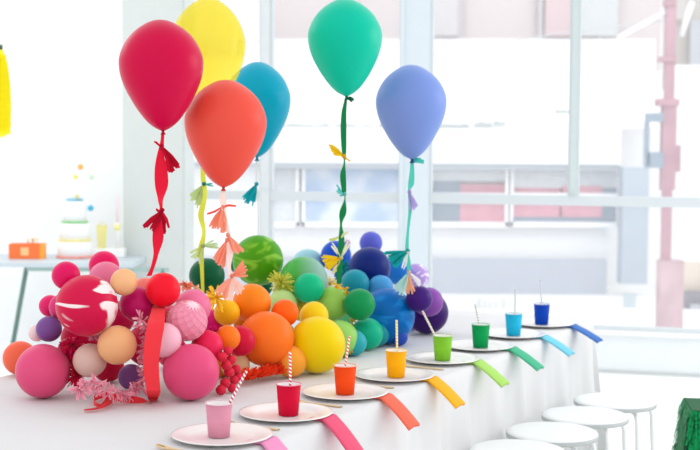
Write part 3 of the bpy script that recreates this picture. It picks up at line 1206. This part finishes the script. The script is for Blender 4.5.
GRP = 'balloons heaped along the table'
lookup = {}
for (px, py, rp, p, h, ex, label) in B:
    c, r, D = solve(px, py, rp, p)
    placed.append((c, r))
    placed_px.append((c, r, px, py, rp))
    lookup[label] = (c, r, D)
    if h == 'HONEY':
        bm = honey_bm(r)
        o = link('honeycomb_ball', bm, [tissue('#FFD6E0', 0.05, 0.85), tissue('#F49AB4', 0.05, 0.9)], None, False)
        o.location = c
        o.rotation_euler = (0.5, 0.25, 0.3)
        tag(o, label, 'paper ball')
        continue
    kd = (FW * 0.8 + Vector((random.uniform(-.5, .5), random.uniform(-.2, .4), random.uniform(-.7, .3)))).normalized()
    o = link('balloon', balloon_bm(r, kd), latex(h, **ex), None)
    o.location = c
    tag(o, label, 'balloon', GRP)

# ------------------------------------------------------------------ tissue fringe and pompoms in the heap
def sprig(bm, c, axis, spread, ln, n, wd, droop=0.3, root=0.15):
    """bunch of thin tissue strips leaving c around axis."""
    axis = Vector(axis).normalized()
    a = axis.orthogonal().normalized()
    b = axis.cross(a)
    for k in range(n):
        u, v = random.gauss(0, spread), random.gauss(0, spread)
        d = (axis + a * u + b * v).normalized()
        side = d.cross(Vector((random.uniform(-1, 1), random.uniform(-1, 1), random.uniform(-1, 1)))).normalized()
        L = ln * random.uniform(0.7, 1.1)
        p0 = c + d * L * root * 0.2
        p1 = c + d * L * 0.45 + Vector((0, 0, -droop * L * 0.08))
        p2 = c + d * L * 0.8 + Vector((0, 0, -droop * L * 0.3))
        p3 = c + d * L + Vector((0, 0, -droop * L * 0.55))
        w_ = wd * random.uniform(0.7, 1.2)
        add_strip(bm, [p0, p1, p2, p3], [w_ * 0.4, w_, w_, w_ * 0.9], [side] * 4)


def puff(px, py, rp, p, h, label, n=60, wd=0.007, zmin=True, h2=None):
    D = perp_depth(px, py, p * 1.085)
    dirv = ray(px, py)
    r = rp * D / FPX
    c = CAM + dirv * D
    if c.z < TZ + 0.012:
        D = (CAM.z - TZ - 0.014) / -dirv.z
        c = CAM + dirv * D
    bm = bmesh.new()
    for k in range(n):
        d = Vector((random.gauss(0, 1), random.gauss(0, 1), random.gauss(0, 1))).normalized()
        sprig(bm, c, d, 0.1, r, 2, wd, 0.2)
    for v in bm.verts:
        if v.co.z < TZ + 0.003:
            v.co.z = TZ + 0.003 + random.uniform(0, 0.004)
    o = link('tissue_puff', bm, tissue(h), None, False)
    tag(o, label, 'tissue decoration', 'tissue fringe tucked among the balloons')
    return o


puff(72, 345, 13, 0.72, '#D31050', 'crimson tissue fringe beside the far left pink balloon', 70)
puff(94, 333, 9, 0.66, '#E58FA8', 'pale rose tissue fringe under the marbled balloon', 40)
puff(76, 375, 13, 0.70, '#CE0F3E', 'crimson tissue fringe on the cloth behind the large pink balloon', 60)
puff(186, 285, 7.5, 0.60, '#F7A785', 'peach tissue fringe behind the rose pink balloon', 40)
puff(214, 333, 9, 0.42, '#E21E84', 'magenta tissue fringe right of the honeycomb ball', 60)
puff(216, 298, 14, 0.50, '#FFDA40', 'yellow tissue fringe above the small golden balloon', 50)
puff(281, 283, 15, 0.62, '#D9D95E', 'yellow green tissue fringe left of the mint balloon', 60)
puff(330, 284, 9, 0.60, '#F4E3B4', 'cream tissue fringe between mint and teal balloons', 40)
puff(347, 349, 7, 0.34, '#F09A2E', 'orange tissue fringe low beside the light green balloon', 40)

puff(411, 326, 9, 0.44, '#B9A4DA', 'lilac tissue fringe low right of the large blue balloon', 50)
puff(342, 268, 10, 0.70, '#149AA6', 'teal tissue fringe behind the yellow tassel', 50)
puff(398, 340, 7, 0.42, '#4A4FB8', 'indigo tissue fringe low under the large blue balloon', 40)
puff(197, 289, 6, 0.62, '#F2C9A4', 'pale apricot tissue fringe above the rose pink balloon', 30)
puff(300, 301, 12, 0.60, '#E3C93A', 'mustard tissue fringe between the pale lime and mint balloons', 50)
puff(150, 350, 12, 0.56, '#E58AA2', 'rose tissue fringe behind the red ribbon', 50)
puff(345, 244, 7, 0.80, '#E2C4E0', 'pale lilac tissue fringe beside the small periwinkle balloon', 24)
# orange-red strip of fringe under the large orange balloon
for k, (x, y) in enumerate(((252, 376), (262, 373), (273, 371))):
    pass
bm = bmesh.new()
for x in range(246, 284, 3):
    c = onz(x, 381 - (x - 246) * 0.2, TZ + 0.02)
    for q in range(3):
        sprig(bm, c, (random.uniform(-.5, .5), random.uniform(-.4, .4), 1), 0.45, 0.055, 6, 0.008, 0.3)
for v in bm.verts:
    v.co.z = max(v.co.z, TZ + 0.003)
tag(link('tissue_fringe', bm, tissue('#F2471C')), 'orange red tissue fringe along the cloth under the large orange balloon', 'tissue decoration', 'tissue fringe tucked among the balloons')
bm = bmesh.new()
for x, y in spline([(337, 285), (345, 289), (351, 298), (353, 312), (351, 326), (350, 336)], 4):
    c = at(x, y, perp_depth(x, y, 0.44))
    for q in range(3):
        d = Vector((random.gauss(0, 1), random.gauss(0, 1) - 0.4, random.gauss(0, 1))).normalized()
        sprig(bm, c, d, 0.15, 0.019, 4, 0.006, 0.2)
tag(link('tinsel_garland', bm, tissue('#FACB1E')), 'golden yellow fringed garland curving round the right of the lime green balloon', 'garland')
# pale pink tinsel running along the front of the pink end
bm = bmesh.new()
path = spline([(140, 318), (150, 332), (144, 352), (146, 372), (138, 388), (122, 394), (104, 389), (90, 383), (78, 390)], 6)
for k, (x, y) in enumerate(path):
    D = perp_depth(x, y, 0.548)
    Dm = (CAM.z - TZ - 0.022) / -ray(x, y).z
    c = at(x, y, min(D, Dm))
    for q in range(4):
        d = Vector((random.gauss(0, 1), random.gauss(0, 1) - 0.4, random.gauss(0, 1))).normalized()
        sprig(bm, c, d, 0.15, 0.034, 4, 0.005, 0.2)
for v in bm.verts:
    v.co.z = max(v.co.z, TZ + 0.003)
tag(link('tinsel_garland', bm, tissue('#EFA3B6')), 'pale pink fringed garland winding around the small plum balloon', 'garland')
# red pompoms hanging between the pink and orange ends
pts = [(222, 357), (228, 351), (231, 360), (236, 369), (229, 372), (234, 380), (225, 383), (232, 388), (221, 390), (238, 377), (226, 365)]
whr = ['highest but one', 'topmost', 'just below the topmost', 'rightmost upper', 'central', 'lower right', 'lower left', 'lowest right', 'lowest left', 'rightmost', 'left of centre']
for k, (x, y) in enumerate(pts):
    D = perp_depth(x, y, 0.364)
    r = (4.6 if k % 2 else 5.2) * D / FPX
    Dm = (CAM.z - TZ - r - 0.002) / -ray(x, y).z
    c = at(x, y, min(D, Dm))
    bm = bmesh.new()
    bmesh.ops.create_icosphere(bm, subdivisions=3, radius=r)
    for v in bm.verts:
        v.co *= 1 + 0.16 * noise.noise(v.co * 260 + Vector((k, 0, 0)))
    o = link('pompom', bm, plain('#DE1A3E', 0.85, 'red_wool', bump=0.4, bscale=400, var=0.15), None)
    o.location = c
    tag(o, 'small red pompom beside the cream beige balloon, %s of its bunch' % whr[k], 'pompom', 'red pompoms between pink and orange')

# satin ribbon falling over the pink end and along the cloth
def strip_obj(name, pts, widths, sides, h, parent=None, mat=None):
    bm = bmesh.new()
    add_strip(bm, pts, widths, sides)
    return link(name, bm, mat or tissue(h, 0.2, 0.4), parent)


rows = spline([(159, 303, 12, 0.56), (158, 312, 14, 0.46), (156, 324, 17, 0.40), (153, 342, 17, 0.385), (151, 362, 16, 0.38), (152, 378, 15, 0.375), (153.5, 391, 14, 0.37)], 8)
P, Wd, Sd = [], [], []
for x, y, w_, p in rows:
    D = perp_depth(x, y, p * 1.085)
    P.append(at(x, y, D))
    Wd.append(w_ * D / FPX)
    Sd.append((RT + FW * 0.15).normalized())
last = P[-1].copy()
bm = bmesh.new()
# lower run lies on edge along the cloth
tail = spline([(153, 399, 0.0), (149, 403, 0.2), (138, 404, 0.7), (122, 402.5, 0.8), (110, 400, 0.8), (101, 399, 0.9), (95, 402, 0.8), (94, 406, 0.6), (100, 408, 0.4), (108, 403, 0.6), (112, 404, 0.8), (100, 410, 0.4), (84, 412, 0.3)], 6)
for x, y, up_ in tail:
    g = onz(x, y, TZ + 0.002)
    wv = 0.026
    tilt = Vector((0, 0, 1)) * up_ + Vector((0.25, -1, 0)).normalized() * (1 - up_)
    tilt.normalize()
    hh = wv * 0.5 * max(0.0, tilt.z)
    P.append(g + Vector((0, 0, hh + 0.001)))
    Wd.append(wv if len(P) > len(rows) + 4 else 0.036)
    Sd.append(tilt)
# turn the side vectors smoothly where the band meets the cloth
n0 = len(rows)
for k in range(n0, n0 + 5):
    t = (k - n0 + 1) / 6
    Sd[k] = ((RT * (1 - t)) + Sd[k] * t).normalized()
rib = strip_obj('satin_ribbon', P, Wd, Sd, '#F23A44')
tag(rib, 'coral red satin ribbon falling over the pink balloons onto the cloth', 'ribbon')

# ------------------------------------------------------------------ helium balloons
PROF = [(0, 1.0), (0.10, 0.998), (0.24, 0.985), (0.42, 0.95), (0.62, 0.895), (0.80, 0.82), (0.93, 0.73), (0.99, 0.655), (1.0, 0.60), (0.985, 0.535), (0.94, 0.46),
        (0.855, 0.375), (0.75, 0.295), (0.63, 0.215), (0.51, 0.148), (0.39, 0.09), (0.27, 0.047), (0.17, 0.021), (0.06, 0.0)]


def px_pts(rows, D, n=6):
    """rows of (px, py, width_px, twist) -> strip data at depth D."""
    P, Wd, Sd = [], [], []
    for x, y, w_, tw in spline(rows, n):
        P.append(at(x, y, D))
        Wd.append(max(0.4, w_) * D / FPX)
        Sd.append((RT * math.cos(tw) + FW * math.sin(tw)).normalized())
    return P, Wd, Sd


def tassel(parent, D, apex, ends, h, n=14, wd=3.2, label=None, tie=None, off=0.0):
    """fan of tissue strips from apex to points spread between the two end pixels."""
    bm = bmesh.new()
    A = at(apex[0], apex[1], D)
    (x0, y0), (x1, y1) = ends
    bmesh.ops.create_icosphere(bm, subdivisions=2, radius=2.2 * D / FPX, matrix=Matrix.Translation(A))
    for k in range(n):
        u = (k + 0.5) / n
        x = x0 + (x1 - x0) * u + random.uniform(-1.5, 1.5)
        y = y0 + (y1 - y0) * u + random.uniform(-4.0, 2.0)
        E_ = at(x, y, D + random.uniform(-0.03, 0.03) + off)
        mid = A.lerp(E_, 0.5) + RT * random.uniform(-0.004, 0.004) + FW * random.uniform(-0.01, 0.01)
        side = (E_ - A).cross(FW).normalized()
        side = (side + FW * random.uniform(-0.5, 0.5)).normalized()
        w_ = wd * 0.62 * D / FPX * random.uniform(0.7, 1.2)
        add_strip(bm, [A, A.lerp(mid, 0.5), mid, mid.lerp(E_, 0.55), E_], [w_ * 0.3, w_ * 0.7, w_, w_ * 1.05, w_ * 0.9], [side] * 5)
    o = link('tassel', bm, tissue(h, 0.35, 0.8), parent, False)
    if label:
        o['label'] = label
    return o


def helium(label, D, top, tip, wpx, mat, ribbon_rows, ribbon_hex, tassels, knot_hex, tails=(), rlabel=None):
    D *= 1.36
    T, K = at(top[0], top[1], D), at(tip[0], tip[1], D)
    root = empty('helium_balloon', K)
    tag(root, label, 'balloon', 'floating balloons on tasselled ribbons')
    Hh = (T - K).length
    R = wpx / 2 * D / FPX
    bm = bmesh.new()
    M = (T - K).to_track_quat('Z', 'Y').to_matrix()
    pf = [(0.0, Hh)] + [(r * R, z * Hh) for r, z in [(q[0], q[1]) for q in spline(PROF[1:], 3)]]
    add_lathe(bm, pf, 48, M=M)
    link('balloon_skin', bm, mat, root)
    bm = bmesh.new()
    k = D / FPX
    add_lathe(bm, [(0.0, 0.3 * k), (1.6 * k, 0.0), (1.3 * k, -1.5 * k), (2.6 * k, -3.6 * k), (2.9 * k, -4.0 * k), (1.2 * k, -3.8 * k), (0, -3.0 * k)], 16, M=M)
    link('knot', bm, latex(knot_hex), root)
    P, Wd, Sd = px_pts(ribbon_rows, D)
    rb = strip_obj('ribbon', [p - K for p in P], Wd, Sd, ribbon_hex, root)
    for t in tassels:
        o = tassel(root, D, *t[:3], **(t[3] if len(t) > 3 else {}))
        for v in o.data.vertices:
            v.co = v.co - K
    for (x0, y0, x1, y1, w_, h) in tails:
        bm = bmesh.new()
        a, b_ = at(x0, y0, D), at(x1, y1, D)
        side = (b_ - a).cross(FW).normalized()
        mid = a.lerp(b_, 0.5) - FW * 0.006 + side * 0.004
        add_strip(bm, [a - K, mid - K, b_ - K], [w_ * 0.5 * k, w_ * k, w_ * 0.8 * k], [side] * 3)
        link('ribbon_tail', bm, tissue(h, 0.3, 0.6), root)
    return root


helium('floating raspberry pink balloon on a red ribbon with red tassels', 3.15, (160, 20), (163, 130.5), 84, latex('#CC0242', rough=0.33),
       [(163, 132, 3, 0), (162, 143, 4, 0.4), (160.5, 155, 7, 0.2), (161, 170, 13, -0.1), (161.5, 185, 13, 0.2), (160.5, 200, 7, 0.9), (161, 209, 3, 0.3), (158, 222, 9, -0.2), (158, 238, 11, 0.1), (156, 254, 6, 0.7), (153, 266, 4, 0.1), (149, 276, 5, 0)],
       '#E31637',
       [((162, 146), ((169, 172), (180, 166)), '#C40E30', dict(n=14, wd=4.0)), ((162.5, 210), ((142, 226), (166, 233)), '#B80E2E', dict(n=18, wd=4.5)), ((162, 148), ((153, 146), (158, 142)), '#D01434', dict(n=3, wd=3))],
       '#B90B33', [(162, 211, 156, 209, 3, '#D01434'), (162, 211, 169, 228, 3, '#D01434')])
helium('floating coral balloon on a peach ribbon, lowest of the six', 3.28, (227, 80), (223.5, 187), 82, latex('#E85344', rough=0.34),
       [(223, 189, 3, 0), (223, 200, 7, 0.2), (225, 215, 5, 0.8), (228, 232, 4, 0.2), (230, 250, 7, 0.2), (229, 268, 5, 0.8), (232, 280, 7, 0.3), (230, 300, 5, 0.2)],
       '#FBE3DA',
       [((223, 207), ((209, 228), (226, 232)), '#F8A284', dict(n=16, wd=4.2)), ((228, 235), ((232, 256), (244, 250)), '#F7A68A', dict(n=12, wd=4.4)), ((227, 240), ((213, 262), (224, 268)), '#F69A7E', dict(n=12, wd=4.2)),
        ((232, 276), ((243, 264), (248, 278)), '#F7A084', dict(n=12, wd=4.2)), ((232, 276), ((236, 298), (245, 288)), '#FBD9CB', dict(n=7, wd=4.2)), ((232, 276), ((216, 292), (226, 300)), '#F9B49A', dict(n=8, wd=4))],
       '#C9402C', [(222, 207, 207, 214, 2.5, '#F0584A'), (222, 207, 236, 206, 2.5, '#F0584A')])
helium('floating see-through lemon yellow balloon behind the pink and coral ones', 3.62, (209, -2), (206, 117), 75, latex('#F2E02C', rough=0.2, transl=0.2, spec=0.5, clear=0.62),
       [(206, 102, 2, 0), (203.5, 150, 4, 0.3), (203, 176, 5, 0.2), (205, 195, 6, 0.9), (201, 215, 6, 0.2), (204, 232, 5, 0.8), (201, 250, 6, 0.2), (202, 270, 4, 0.4), (203, 300, 3, 0.2)],
       '#D9E24E',
       [((204, 184), ((189, 198), (201, 209)), '#C6DE9C', dict(n=12, wd=4)), ((203, 246), ((190, 256), (200, 262)), '#CFE6A4', dict(n=8, wd=3.6)), ((203, 246), ((212, 240), (219, 252)), '#CDE8B4', dict(n=8, wd=3.6)), ((204, 184), ((211, 183), (214, 188)), '#3EB0A8', dict(n=2, wd=2.5))],
       '#D8C928')
helium('floating teal blue balloon behind the coral one', 4.15, (258, 62), (257, 157), 66, latex('#00A0BE', rough=0.34),
       [(257, 158, 1.6, 0), (256.5, 180, 1.4, 0.3), (258, 205, 1.2, 0.2), (258, 240, 1.2, 0.2), (258, 262, 1.2, 0)], '#DDE3E2',
       [((256.5, 184), ((242, 200), (254, 205)), '#1AA9B4', dict(n=14, wd=3.4))], '#0A7D90')
helium('floating emerald green balloon on a twisted green ribbon, second from the right', 3.75, (344, -1), (346.5, 96), 74.5, latex('#00C0A0', rough=0.34),
       [(346, 99, 2.5, 0), (344, 112, 5, 0.2), (343.5, 130, 6, 0.1), (344, 150, 5, 0.3), (344.5, 162, 3, 1.0), (343, 175, 6, 0.2), (344, 190, 5, 0.4), (345, 198, 2.5, 1.1), (343, 212, 7, 0.1), (341, 224, 4, 0.9), (341.5, 240, 6, 0.2), (340, 262, 6, 0.3), (339, 284, 5, 0.2)],
       '#0E7B42',
       [((343.5, 156), ((329, 146), (333, 152)), '#E9C21C', dict(n=9, wd=4.2)), ((344.5, 157), ((346, 161), (350, 160)), '#E2B820', dict(n=3, wd=2.5)), ((344.5, 194), ((337, 188), (339, 195)), '#63C9C2', dict(n=6, wd=3)),
        ((341, 258), ((322, 258), (328, 271)), '#F0CB22', dict(n=14, wd=4)), ((341, 258), ((331, 244), (334, 249)), '#F6F2D8', dict(n=3, wd=3)), ((341, 258), ((345, 243), (350, 248)), '#E8ECCF', dict(n=4, wd=3)), ((341, 258), ((332, 272), (337, 275)), '#EFE3A8', dict(n=4, wd=3))],
       '#0B6E48', [(346, 98, 354, 100, 3.2, '#0B5A36'), (346, 98, 352, 102, 2.5, '#0B5A36'), (341, 236, 329, 240, 3, '#C7D47A'), (341, 238, 348, 232, 3, '#DCE3B0')])
helium('floating periwinkle blue balloon on an aqua ribbon, rightmost of the six', 3.9, (410.5, 65), (412, 159), 71, latex('#7A94D6', rough=0.34),
       [(412, 161, 3, 0), (412, 172, 5, 0.2), (411, 184, 6, 0.1), (409, 192, 3, 0.8), (410, 210, 3.5, 0.2), (408, 230, 3, 0.4), (407, 250, 4, 0.2), (409, 266, 4, 0.2), (408, 284, 4, 0.2)],
       '#54C6B4',
       [((409.5, 192), ((409, 214), (417, 209)), '#B9A6DC', dict(n=10, wd=3.4)), ((408, 251), ((384, 253), (396, 268)), '#17A6A6', dict(n=18, wd=4.4)), ((408, 252), ((402, 268), (406, 271)), '#E8EDEA', dict(n=4, wd=3)),
        ((409, 272), ((393, 288), (402, 295)), '#BFE5DE', dict(n=8, wd=3.8)), ((409, 272), ((406, 293), (414, 294)), '#F6B592', dict(n=8, wd=3.6)), ((409, 272), ((417, 286), (422, 282)), '#F2EEF2', dict(n=6, wd=3.4))],
       '#2C3F80', [(412, 161, 424, 162, 5, '#4CC2B6'), (412, 161, 421, 159, 3, '#3AB3A8')])

# ------------------------------------------------------------------ side table at the left, by the wall
ST = 0.752
c0 = onz(-40, 266, ST)
sdt = empty('trestle_table', (0, 0, 0))
tag(sdt, 'white side table on dark green trestles by the left wall', 'table')
eL, eR = onz(-60, 262.5, ST), onz(133, 263.5, ST)
ex = (eR - eL); ex.z = 0
Ls = ex.length
ex.normalize()
ey = Vector((-ex.y, ex.x, 0))
if ey.y < 0:
    ey = -ey
AXT = (ex, ey, Vector((0, 0, 1)))


def sp(u, v, z):
    q = eL + ex * u + ey * v
    return Vector((q.x, q.y, z))


bm = bmesh.new()
add_box(bm, sp(Ls / 2, 0.39, ST - 0.016), (Ls, 0.78, 0.032), AXT)
link('table_top', bm, plain('#C6D2D9', 0.5, 'pale_table_top', var=0.01), sdt, False)
trest = plain('#5F8078', 0.6, 'grey_green_trestle', var=0.05)
for u0 in (0.62, ):
    for v0, du in ((0.1, 0.0), (0.1, 0.98)):
        bm = bmesh.new()
        a = sp(0.61 + du, 0.03, 0)
        lowv = onz(6, 372, 0.0)
        b_ = Vector((a.x - 0.13, a.y - 0.02, 0.0))
        add_tube(bm, [Vector((a.x, a.y, ST - 0.036)), b_], 0.017, 8)
        link('leg', bm, trest, sdt)
bm = bmesh.new()
add_box(bm, sp(1.12, 0.03, ST - 0.047), (1.02, 0.03, 0.028), AXT)
link('rail', bm, plain('#9DB7B3', 0.6, 'grey_green_rail', var=0.05), sdt, False)

# orange gift box with a yellow bow
gx = onz(26.5, 258.5, ST)
ku = (gx - CAM).dot(FW) / FPX
gift = empty('gift_box', gx, math.atan2(ex.y, ex.x))
tag(gift, 'orange gift box with pale label and yellow bow on the side table', 'box')
bm = bmesh.new()
add_box(bm, (0, 0, 7.6 * ku), (32 * ku, 14 * ku, 15.2 * ku))
bmesh.ops.bevel(bm, geom=list(bm.edges), offset=0.004, segments=2, affect='EDGES')
link('box_body', bm, plain('#FA7A3C', 0.6, 'orange_card', var=0.04), gift, False)
bm = bmesh.new()
add_box(bm, (0, -7.3 * ku, 7.6 * ku), (8 * ku, 0.5 * ku, 8 * ku))
link('box_label', bm, plain('#FBC98E', 0.6, 'pale_label', var=0.04), gift, False)
bm = bmesh.new()
add_box(bm, (16.6 * ku, 0, 7.6 * ku), (3 * ku, 14.6 * ku, 15.6 * ku))
link('ribbon_band', bm, plain('#FBA83C', 0.6, 'amber_band', var=0.04), gift, False)
bm = bmesh.new()
for sx in (-1, 1):
    for rr in range(2):
        pts = [Vector((6 * ku + sx * (1.6 + 2.6 * math.sin(t)) * ku * (1 + 0.4 * rr), rr * 2 * ku, (15.2 + 2.6 * (1 - math.cos(t))) * ku)) for t in [k * 2 * PI / 12 for k in range(13)]]
        add_strip(bm, pts, [3 * ku] * 13, [Vector((0, 1, 0))] * 13)
link('bow', bm, tissue('#F6CE3A'), gift)

# tiered cake with coloured trims
cx = onz(75, 257.5, ST)
kc = (cx - CAM).dot(FW) / FPX
cx.z = ST
cake = empty('tiered_cake', cx)
tag(cake, 'tall white tiered cake with rainbow trims on the side table', 'cake')
base_y = 259
tiers = [(19, 254, 240, '#F59A8E'), (16.5, 238, 222, '#F5E79A'), (13, 219, 200, '#8FD08F'), (7.5, 197, 186, '#7CC4DE')]
zb = 0.0
zbase = lambda y: (256.5 - y) * kc
icing = plain('#FAFAFA', 0.6, 'white_icing', var=0.01)
prev_top = 0.0
for rpx, yb, yt, h in tiers:
    z0, z1 = prev_top, max(prev_top + 0.02, zbase(yt))
    bm = bmesh.new()
    r = rpx * kc * 0.9
    add_lathe(bm, [(0, z0), (r, z0), (r, z1 - 0.008), (r - 0.008, z1), (0, z1)], 32)
    t_ = link('tier', bm, icing, cake)
    bm = bmesh.new()
    rr_ = 1.15 * kc
    ring = [(r + 0.3 * rr_ + rr_ * math.cos(u), z0 + rr_ + rr_ * math.sin(u)) for u in [k * PI / 4 for k in range(8)]]
    add_lathe(bm, ring, 88, closed=True)
    for v in bm.verts:
        an = math.atan2(v.co.y, v.co.x)
        q = 1 + 0.55 * rr_ / r * (abs(math.sin(an * 11)) - 0.5)
        v.co.x *= q
        v.co.y *= q
    tr_ = link('trim', bm, plain(h, 0.7, 'sugar_trim', var=0.15, bscale=200), t_)
    prev_top = z1
top_z = prev_top
for (x, y, rr, h, nm) in ((83, 166, 2.9, '#F6B24A', 'orange'), (78, 176, 2.4, '#F4E26A', 'yellow'), (94, 176, 2.4, '#CFE8C8', 'pale green')):
    p = Vector((0, 0, 0)) + (RT * ((x - 77) * kc))
    zz = zbase(y)
    bm = bmesh.new()
    add_tube(bm, [Vector((p.x * 0.35, p.y * 0.35, top_z - 0.01)), Vector((p.x, p.y, zz))], 0.003, 6)
    st_ = link('topper_stick', bm, white_paper, cake)
    bm = bmesh.new()
    bmesh.ops.create_icosphere(bm, subdivisions=3, radius=rr * kc, matrix=Matrix.Translation((p.x, p.y, zz)))
    b2 = link('topper_ball', bm, plain(h, 0.6, 'paper_ball', var=0.03), st_)
    b2['label'] = nm + ' ball on a stick'
for (x, y, rr, h, nm) in ((79, 195, 2.0, '#D9D58A', 'olive'), (91, 207, 3.0, '#3CB6D8', 'bright blue')):
    dx = (x - 75) * kc
    bm = bmesh.new()
    rad = 7.5 * kc if y < 200 else 13 * kc * 0.9
    yy = -math.sqrt(max(0.0, rad * rad - dx * dx)) - 0.008
    bmesh.ops.create_icosphere(bm, subdivisions=3, radius=rr * kc, matrix=Matrix.Translation((dx, yy if abs(dx) < rad else 0, zbase(y))))
    b2 = link('sugar_ball', bm, plain(h, 0.6, 'paper_ball', var=0.03), cake)
    b2['label'] = nm + ' ball on the side'

# white box with a yellow paper bag and a pink candle
wx = onz(108, 257, ST)
wx.z = ST
wb = bmesh.new()
add_box(wb, (0, 0, 4.5 * kc), (34 * kc, 16 * kc, 9 * kc))
bmesh.ops.bevel(wb, geom=list(wb.edges), offset=0.005, segments=2, affect='EDGES')
o = link('white_box', wb, plain('#F6F6F4', 0.7, 'white_card', var=0.01), None, False)
o.location = wx
o.rotation_euler = (0, 0, math.atan2(ex.y, ex.x))
tag(o, 'low white box on the side table under the yellow paper bag', 'box')
yb = empty('paper_bag', wx + ex * (-6 * kc) + Vector((0, 0, 9 * kc)), math.atan2(ex.y, ex.x))
tag(yb, 'pale yellow paper bag standing on the low white box', 'bag')
bm = bmesh.new()
a_ = [bm.verts.new((sx * 3.4 * kc, sy * 3 * kc, 0)) for sx, sy in ((-1, -1), (1, -1), (1, 1), (-1, 1))]
b_ = [bm.verts.new((sx * 5 * kc, sy * 3 * kc, 23 * kc)) for sx, sy in ((-1, -1), (1, -1), (1, 1), (-1, 1))]
bm.faces.new(a_[::-1])
for k in range(4):
    bm.faces.new((a_[k], a_[(k + 1) % 4], b_[(k + 1) % 4], b_[k]))
link('bag_body', bm, tissue('#F6EFA6', 0.2), yb, False)
bm = bmesh.new()
for sy in (-1, 1):
    pts = [Vector((3 * kc * math.cos(t), sy * 2.8 * kc, 22.5 * kc + 3.5 * kc * math.sin(t))) for t in [PI * k / 8 for k in range(9)]]
    add_tube(bm, pts, 0.002, 6)
link('bag_handle', bm, plain('#EFE9B8', 0.7, 'paper_cord'), yb)
cn = empty('candle', wx + ex * (9.5 * kc) + Vector((0, 0, 9 * kc)))
tag(cn, 'slim pale pink candle in a yellow-banded holder on the low white box', 'candle')
bm = bmesh.new()
add_lathe(bm, [(0, 0), (2.4 * kc, 0), (2.8 * kc, 22 * kc), (2.4 * kc, 26 * kc), (1.2 * kc, 26 * kc), (1.2 * kc, 22 * kc), (0, 22 * kc)], 20)
link('holder', bm, plain('#F3F3F0', 0.6, 'white_holder', var=0.02), cn)
bm = bmesh.new()
add_lathe(bm, [(2.75 * kc, 18 * kc), (3.0 * kc, 18 * kc), (3.2 * kc, 24 * kc), (2.9 * kc, 24 * kc)], 20, closed=True)
link('band', bm, plain('#F3EC9A', 0.6, 'pale_yellow_band', var=0.02), cn)
bm = bmesh.new()
add_lathe(bm, [(0, 22.2 * kc), (1.1 * kc, 22.2 * kc), (1.0 * kc, 50 * kc), (0.3 * kc, 53 * kc), (0, 53 * kc)], 14)
link('wax', bm, plain('#F6D3DC', 0.5, 'pale_pink_wax', var=0.02), cn)

# yellow fringed lantern hanging at the left edge
DL = 8.3
lc = at(1, 93, DL)
kl = DL / FPX
lan = empty('paper_lantern', lc)
tag(lan, 'bright yellow fringed paper lantern hanging at the upper left edge', 'lantern')
bm = bmesh.new()
add_lathe(bm, [(0, 44 * kl), (3 * kl, 42 * kl), (6 * kl, 30 * kl), (8.5 * kl, 10 * kl), (9.4 * kl, -12 * kl), (8.6 * kl, -30 * kl), (5 * kl, -42 * kl), (0, -45 * kl)], 24)
link('lantern_body', bm, plain('#FBF01E', 0.7, 'yellow_paper', var=0.06), lan)
bm = bmesh.new()
for r_ in range(11):
    z1 = (38 - r_ * 7) * kl
    for k in range(30):
        an = 2 * PI * (k + 0.5 * (r_ % 2)) / 30
        zz = z1 / kl
        rad = (3 + 6.4 * math.sqrt(max(0, 1 - ((zz + 8) / 50) ** 2))) * kl
        d = Vector((math.cos(an), math.sin(an), 0))
        t_ = Vector((-d.y, d.x, 0))
        l_ = random.uniform(7, 10) * kl
        add_strip(bm, [d * rad * 0.95 + Vector((0, 0, z1)), d * rad * 1.04 + Vector((0, 0, z1 - l_ * 0.5)), d * rad * 1.08 + Vector((0, 0, z1 - l_))], [1.6 * kl] * 3, [t_] * 3)
link('fringe', bm, tissue('#F8EA1A', 0.3), lan, False)
bm = bmesh.new()
add_tube(bm, [(0, 0, 43 * kl), (0, 0, 48 * kl)], 2.2 * kl, 10)
link('stem_cap', bm, plain('#3E5A3C', 0.7, 'dark_green_cap'), lan)
bm = bmesh.new()
add_tube(bm, [(0, 0, 48 * kl), (0, 0, 48 * kl + 1.0)], 0.0015, 6)
link('string', bm, white_paper, lan)
